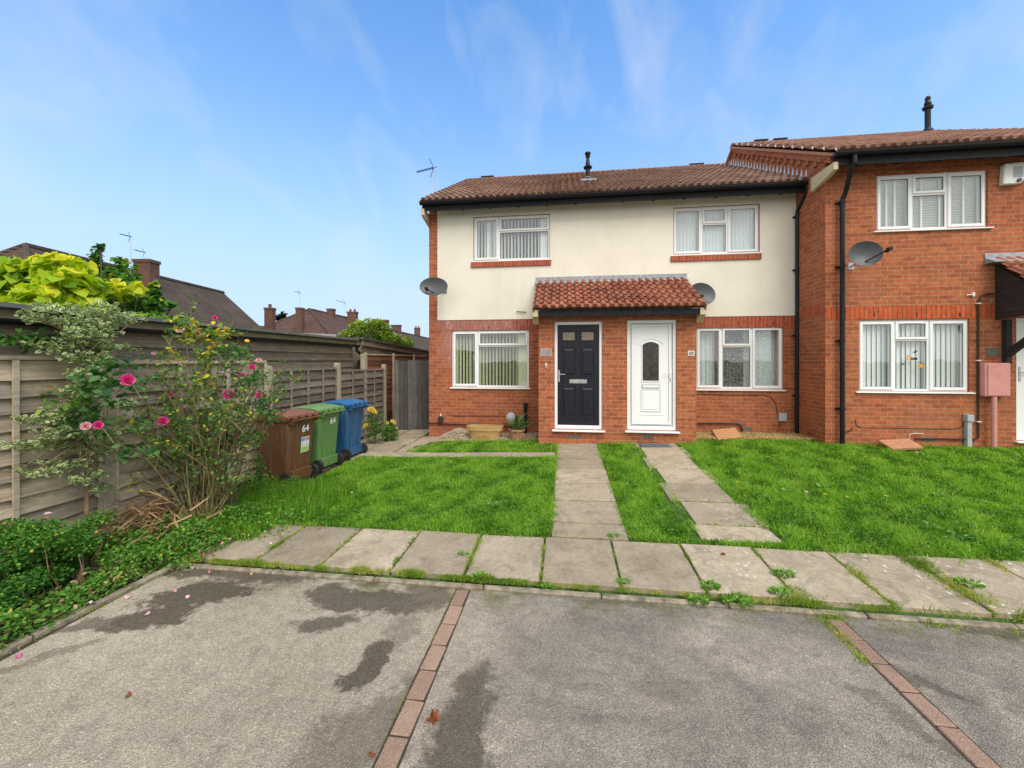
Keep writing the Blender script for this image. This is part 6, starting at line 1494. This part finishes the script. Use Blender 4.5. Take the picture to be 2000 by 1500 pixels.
# rose bush
base = Vector((-3.88, 3.9, .03)); t = thing('rose_bush', 'tall leggy rose bush with bright pink roses before the fence', 'rose bush', tuple(base))
mb = MB(); tips = []
def stem(p, d, L_, r, lvl):
    pts = [p]; n = 5
    for k in range(n): d = (d+Vector((rnd.gauss(0, .10), rnd.gauss(0, .10), rnd.gauss(.02, .06)))).normalized(); pts.append(pts[-1]+d*L_/n)
    mb.tube(pts, [r*(1-.55*k/n) for k in range(n+1)], 5, caps=False)
    tips.append((pts[-1], lvl)); tips.append((pts[3], lvl))
    if lvl < 3:
        for _ in range(rnd.choice((2, 3)) if lvl else 3):
            k = rnd.choice((2, 3, 4, 5)); dd = (d+Vector((rnd.uniform(-1, 1)*.75, rnd.uniform(-1, 1)*.75, rnd.uniform(-.3, .6)))).normalized(); stem(pts[k], dd, L_*rnd.uniform(.22, .42), r*.55, lvl+1)
for k in range(84):
    tx, ty = rnd.uniform(205, 575), rnd.uniform(640, 900)
    ex = abs(tx-400)/150; ty = max(ty, 620+60*ex*ex) if tx > 330 else max(ty, 700+.5*(330-tx))
    e = Vector(atd(tx, ty, rnd.uniform(3.9, 4.6))); b0 = base+Vector((rnd.uniform(-.12, .2), rnd.uniform(-.2, .25), 0)); d = (e-b0); stem(b0, (d.normalized()+Vector((0, 0, .25))).normalized(), d.length*.78, rnd.uniform(.006, .011), 0)
mb.build('stem', M['stem'], t)
roses = [(250,742,3.3,13,0),(446,769,4.2,11,0),(318,822,4.0,10,0),(168,832,3.3,9,1),(192,830,3.3,9,0),(385,648,4.3,9,0),(351,643,4.3,8,1),(425,672,4.3,8,0),(492,716,4.4,8,0),(472,733,4.4,8,0),(507,771,4.4,9,0),(492,813,4.4,8,0),(335,770,4.2,5,0),(505,703,4.45,6,1),(395,658,4.3,5,0),(373,760,4.2,3,1),(480,736,4.4,4,0),(360,800,4.3,4,0),(420,620,4.3,5,0),(465,850,4.4,4,0),(300,690,4.3,4,1),(455,700,4.4,5,0),(330,880,4.1,4,0),(520,790,4.5,5,0),(410,725,4.3,4,1)]
def rose_mesh(name, mat, seed):
    r_ = random.Random(seed); V = []; F = []; T = []
    for ring, (np_, rad, h0, hgt_, tl) in enumerate(((5, 1.0, .0, .38, .35), (5, .80, .05, .55, .2), (5, .58, .1, .68, .1), (4, .38, .15, .75, 0), (3, .2, .2, .78, 0))):
        for k in range(np_):
            a0 = 2*math.pi*(k+r_.random()*.3)/np_+ring*.6; wd = 2*math.pi/np_*.68; b = len(V)
            for i in range(4):
                s = i/3
                for j in range(5):
                    q = j/4-.5; a = a0+q*wd*2*.62; rr = rad*(.25+.75*math.sin(s*math.pi/2))+(.16 if s == 1 and ring < 2 else 0); z = h0+hgt_*s**1.3-(.12*s if ring == 0 else 0)-abs(q)*.25*s
                    V.append((rr*math.cos(a), rr*math.sin(a), z)); T.append(min(1, max(0, .15+.5*s*r_.random()+(.35 if s == 1 else 0))))
            for i in range(3):
                for j in range(4): c = b+i*5+j; F.append((c, c+1, c+6, c+5))
    me = bpy.data.meshes.new(name); me.from_pydata(V, [], F); me.update(); ca = me.color_attributes.new('tint', 'FLOAT_COLOR', 'POINT'); a = np.ones((len(V), 4), np.float32); a[:, 0] = T; ca.data.foreach_set('color', a.ravel())
    me.polygons.foreach_set('use_smooth', [True]*len(F)); me.materials.append(mat); return me
rm = [rose_mesh('rose_flower', M['pinkrose'], 1), rose_mesh('rose_flower', M['palepink'], 2), rose_mesh('rose_flower', M['yellowrose'], 3)]
fst = MB()
def put_rose(par, px, py, D, rpx, kind, toward=None):
    c = Vector(atd(px, py, D)); o = bpy.data.objects.new('rose_flower', rm[kind]); col.objects.link(o); s = rpx/FPX*D*.80
    v = (Vector((0, 0, CH))-c).normalized()+Vector((rnd.uniform(-.5, .5), 0, rnd.uniform(.0, .8))); o.rotation_mode = 'QUATERNION'; o.rotation_quaternion = v.to_track_quat('Z', 'Y')
    o.location = c-v.normalized()*s*.4; o.scale = (s, s, s); attach(o, par); return c
heads = []
for (px, py, D, rp, kd) in roses:
    c = put_rose(t, px, py, D, rp, kd); heads.append(c)
    fst.tube([c-Vector((0, -.02, .01)), c+Vector((rnd.uniform(-.03, .05), .08, -.16)), c.lerp(base, .4)+Vector((0, .05, .1))], [.003, .004, .005], 5)
fst.build('flower_stem', M['stem'], t)
P = []; T = []; S_ = []
def lf(px, py, D, rpx, n, tl, th, size):
    c = atd(px, py, D); q = nr.normal(size=(n, 3))*.5*rpx/FPX*D; P.append(np.array(c)+q); T.append(nr.uniform(tl, th, n)); S_.append(np.full(n, size))
for (px, py, r, n, tl, th, sz) in [(195,730,28,26,0,.5,.085),(215,770,28,24,0,.5,.085),(180,760,26,20,.1,.6,.08),(160,790,26,20,.2,.8,.08),(235,715,20,10,0,.5,.085),(255,755,22,10,0,.6,.07),(140,830,26,18,.0,.6,.07),(180,810,26,18,0,.5,.08),(205,830,18,10,0,.5,.07),(250,835,18,10,.3,.98,.07),(275,825,18,10,0,.7,.06),(245,880,22,10,0,.5,.085),(290,880,16,7,0,.6,.08),(120,790,22,12,.3,.9,.06),(85,770,14,7,.6,.95,.05),
     (350,625,16,16,.2,1,.055),(375,640,18,18,.6,1,.055),(410,655,20,22,.5,1,.055),(440,650,20,14,.6,1,.05),(425,680,22,20,.2,.9,.05),(395,700,20,20,.5,1,.05),(455,685,20,22,.1,.7,.05),(480,690,16,14,.1,.7,.045),(400,740,22,20,.6,1,.05),(440,720,22,12,.1,.9,.045),(500,740,18,30,.1,.75,.042),(470,750,22,28,.1,.7,.042),(515,780,16,16,.1,.6,.045),(520,800,14,12,.1,.6,.045),(480,800,24,12,.2,.8,.045),(530,815,14,10,.1,.5,.05),(445,820,24,14,.2,.8,.045),(400,810,30,12,.3,.9,.045),(350,790,26,12,.2,.9,.045),(340,700,22,12,.6,1,.05),(365,660,16,14,.3,1,.055),(320,690,26,8,.3,.9,.045),(300,760,24,10,.3,.9,.045),(345,870,26,12,.2,.9,.05),(400,880,30,10,.2,.9,.05),(430,900,26,8,.2,.6,.05),(495,860,20,10,.1,.6,.05),(300,640,0,0,0,0,0)]:
    if n: lf(px, py, 4.1 if px > 300 else 3.45, r, int(n*(3.0 if px > 300 else 1.6)), tl, th, sz*(1.1 if px > 300 else 1))
for (p_, lvl) in tips:
    if rnd.random() < .26: P.append(np.array(p_)[None]+nr.normal(0, .02, (4, 3))); T.append(nr.uniform(.1, .9, 4)); S_.append(np.full(4, .04))
P = np.concatenate(P); T = np.concatenate(T); S_ = np.concatenate(S_)
leaves('foliage', P, S_, M['rose_leaf'], t, tmpl=LEAF, tint=T, droop=-.1)
# hedge
t = thing('hedge', 'low dark green hedge with bare twigs beside the car park edging', 'hedge', (-3.95, 2.4, 0)); P = []; mb = MB()
for k in range(85):
    c = np.array([rnd.uniform(-4.28, -3.68), rnd.uniform(1.0, 3.0), 0]); top = .60-.12*abs(c[0]+4.05)/.3-.10*max(0, c[1]-2.7)/.3; c[2] = rnd.uniform(.10, top)
    P.append(blob_pts(520, c, (.13, .15, .07), .1))
    for _ in range(3): mb.tube([(c[0]+rnd.uniform(-.1, .1), c[1]+rnd.uniform(-.1, .1), 0), (c[0]+.05, c[1], c[2]*.5), tuple(c)], [.006, .004, .002], 5)
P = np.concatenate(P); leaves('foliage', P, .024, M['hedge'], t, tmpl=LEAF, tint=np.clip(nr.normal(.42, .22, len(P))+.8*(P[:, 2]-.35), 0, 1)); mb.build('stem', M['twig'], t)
# ground cover in the bed
P = np.concatenate([rectpts(-3.85, -3.38, .9, 3.2, 5200), rectpts(-4.3, -3.15, 3.0, 4.1, 3600), rectpts(-3.3, -2.7, 3.55, 4.3, 1100), rectpts(-4.35, -3.5, 4.1, 5.0, 1500), rectpts(-3.6, -3.25, 3.1, 3.6, 2500)]); P = P[in_view(P)]
z = nr.uniform(.01, .17, len(P))*(.5+pnoise(P[:, 0], P[:, 1], 1.5, 21)); P = P[z > .0]
tag(leaves('ground_cover', np.column_stack([P, z+zg(P[:, 0], P[:, 1])]), .032, M['weed'], tmpl=LEAF, droop=.2, tint=np.clip(nr.normal(.45, .25, len(P)), 0, 1)), 'low leafy weeds covering the flower bed', 'weeds', kind='stuff')
P = np.concatenate([rectpts(-4.2, -3.0, 3.5, 5.1, 4500), rectpts(-3.7, -2.7, 3.95, 5.0, 6000), rectpts(-4.3, -3.4, 3.0, 4.4, 1500)]); h = nr.uniform(.06, .22, len(P))
tag(blades('tall_grass', np.column_stack([P, zg(P[:, 0], P[:, 1])]), h, np.full(len(P), .007), M['grass'], np.clip(nr.normal(.35, .25, len(P)), 0, 1), .5), 'longer rough grass at the foot of the rose bush', 'grass', kind='stuff')
# dry strap leaves and twigs
t = thing('dry_plant', 'heap of dry brown strap leaves and twigs under the rose bush', 'dry plant', (-3.65, 3.3, .05))
c = np.array(gr(290, 1050)); n = 330
Pn = np.array([c[0]-.1, c[1]+.1, .06])+nr.normal(size=(n, 3))*np.array([.27, .25, .05]); Pn[:, 2] = np.abs(Pn[:, 2]-.05)+.05; Pn[:, 2] += nr.uniform(0, .26, n)
a = nr.uniform(0, 2*np.pi, n); dd = np.stack([np.cos(a), np.sin(a), nr.uniform(-.5, .8, n)], 1); leaves('dry_foliage', Pn, .21, M['straw'], t, tmpl=STRAP, dirs=dd, roll=1.5)
mb = MB()
for k in range(55):
    p_ = Vector((c[0]+rnd.uniform(-.2, .3), c[1]+rnd.uniform(-.25, .25), rnd.uniform(.05, .25))); q = p_+Vector((rnd.uniform(-.25, .3), rnd.uniform(-.25, .25), rnd.uniform(-.03, .12))); mb.tube([p_, p_.lerp(q, .5)+Vector((0, 0, .02)), q], [.005, .004, .002], 5)
mb.build('twig', M['twig'], t)
# yellow roses by the gate
def small_rose(label, px, py0, py1, D, rx, heads_):
    b0 = Vector(atd(px, py1, D)); b0.z = zgf(b0.x, b0.y); t = thing('yellow_rose_bush', label, 'rose bush', tuple(b0), group='yellow rose bushes by the gate')
    H = (py1-py0)/FPX*D; q = nr.normal(size=(900, 3)); q /= np.linalg.norm(q, axis=1, keepdims=True); r_ = nr.random(900)**.4
    P = np.array([b0.x, b0.y, b0.z+H*.42])+q*r_[:, None]*np.array([rx/FPX*D, rx/FPX*D*.8, H*.45]); P = P[P[:, 2] > b0.z]
    leaves('foliage', P, .04, M['hedge'], t, tint=np.clip(nr.normal(.4, .22, len(P)), 0, 1)); mb = MB()
    for (hx, hy, rp) in heads_:
        c = put_rose(t, hx, hy, D-.1, rp, 2); mb.tube([b0, b0.lerp(c, .6)+Vector((.02, 0, .05)), c], [.006, .004, .003], 5)
    mb.build('stem', M['stem'], t)
small_rose('taller yellow flowering rose bush by the end of the fence', 733, 796, 876, 8.3, 24, [(722,799,5),(730,802,5),(727,797,4),(714,831,5),(719,830,4),(735,806,3),(701,850,3),(701,858,3)])
small_rose('smaller yellow flowering rose bush beside the gate', 762, 825, 864, 8.6, 17, [(766,822,4),(770,825,4),(757,826,3),(775,836,2)])
# ivy up beside the brown bin
P = np.concatenate([np.array(atd(505+rnd.uniform(-4, 4), py, 5.0))+nr.normal(size=(26, 3))*.025 for py in range(890, 950, 6)])
t = thing('ivy', 'thin trailing ivy stem left of the brown bin', 'ivy', atd(505, 950, 5)); leaves('foliage', P, .03, M['weed'], t, tint=nr.uniform(.1, .6, len(P)))

# ------------------------------------------------------------ fallen petals and leaves
def petal_mesh(seed):
    r_ = random.Random(seed); V = [(0, 0, 0)]; n = 9
    for k in range(n): a = 2*math.pi*k/n; V.append((math.cos(a)*(1+r_.uniform(-.1, .1)), math.sin(a)*.62*(1+r_.uniform(-.15, .15)), .25+.2*math.sin(a*2+seed)))
    F = [(0, 1+k, 1+(k+1) % n) for k in range(n)]; me = bpy.data.meshes.new('petal'); me.from_pydata(V, [], F); me.update()
    ca = me.color_attributes.new('tint', 'FLOAT_COLOR', 'POINT'); a = np.ones((n+1, 4), np.float32); a[:, 0] = [.9]+[r_.random() for _ in range(n)]; ca.data.foreach_set('color', a.ravel()); me.polygons.foreach_set('use_smooth', [True]*n); return me
def litter(name, label, cat, px, py, s, mat, group, seed):
    me = petal_mesh(seed); me.materials.append(mat); o = bpy.data.objects.new(name, me); col.objects.link(o); X, Y, Z = gr(px, py); o.location = (X, Y, Z+.018 if Y > 3.15 else Z+.004); o.scale = (s, s, s); o.rotation_euler = (rnd.uniform(-.2, .2), rnd.uniform(-.2, .2), rnd.uniform(0, 6)); tag(o, label, cat, group)
pg = 'rose petals fallen on the ground'
for i, (px, py, s, mt, lab) in enumerate([(378,1111,.026,'palepink','white petal lying just inside the top left corner of the asphalt'), (249,1168,.028,'palepink','pair of pale petals by the dark stain next to the side kerb'), (288,1201,.024,'palepink','single pale pink petal in the middle of the left dark stain'),
     (36,1284,.022,'pinkrose','deep pink petal by the kerb at the left picture edge'), (396,1086,.034,'pinkrose','bright pink petal clump at the left end of the front slabs'), (430,1072,.024,'palepink','white petal on the leftmost front slab'), (487,1047,.024,'palepink','pale pink petal on the far edge of the leftmost front slab'), (624,1034,.02,'pinkrose','small pink petal on the second front slab'),
     (264,1102,.03,'palepink','lilac petal among the weeds by the side kerb'), (290,1122,.03,'palepink','pink and white petal at the weed edge beside the side kerb'), (96,1004,.032,'palepink','white petal on top of the hedge'), (565,962,.024,'palepink','pale pink petal in the lawn near the brown bin')]):
    litter('rose_petal', lab, 'petal', px, py, s, M[mt], pg, i)
for o in col.objects:
    if o.get('label') == 'white petal on top of the hedge': o.location = atd(96, 1004, 3.35)
lg = 'dry leaves fallen on the ground'
for i, (px, py, s, mt, lab) in enumerate([(515,1029,.035,'paleleaf','yellow brown leaf at the lawn edge above the leftmost slab'), (841,990,.03,'paleleaf','pale leaf lying in the middle of the left lawn'), (730,1040,.022,'paleleaf','pale leaf at the lawn edge above the third slab'), (492,1122,.02,'paleleaf','tiny orange leaf on the asphalt below the front kerb'), (1412,1087,.03,'dryleaf','dark crumpled leaf on the slab below the white door path'), (726,1476,.02,'dryleaf','small red leaf beside the bottom of the left brick strip'), (250,1361,.02,'dryleaf','brown leaf fragment on the pale asphalt at lower left')]):
    litter('fallen_leaf', lab, 'leaf', px, py, s, M[mt], lg, 40+i)
X, Y, Z = gr(845, 1408); n = 7; a = np.array([0, .9, 1.9, 2.8, 3.7, 4.6, 5.5])
tag(leaves('curled_leaf', np.tile([X, Y, .006], (n, 1)), .044, M['dryleaf'], dirs=np.stack([np.cos(a), np.sin(a), [.5, 1.1, .3, 1.4, .4, .9, .6]], 1), tmpl=LEAF, roll=1.2), 'curled rust red leaf on the dark stain beside the left brick strip', 'leaf', lg)
n = 90; P = np.stack([nr.uniform(-4.1, -2.6, n), nr.uniform(2.4, 5.0, n)], 1)
tag(leaves('petal_litter', np.column_stack([P, zg(P[:, 0], P[:, 1])+nr.uniform(.06, .12, n)]), .024, M['palepink'], tmpl=ROUND, tint=nr.random(n)), 'tiny petals sprinkled over the weeds of the bed', 'petals', kind='stuff')
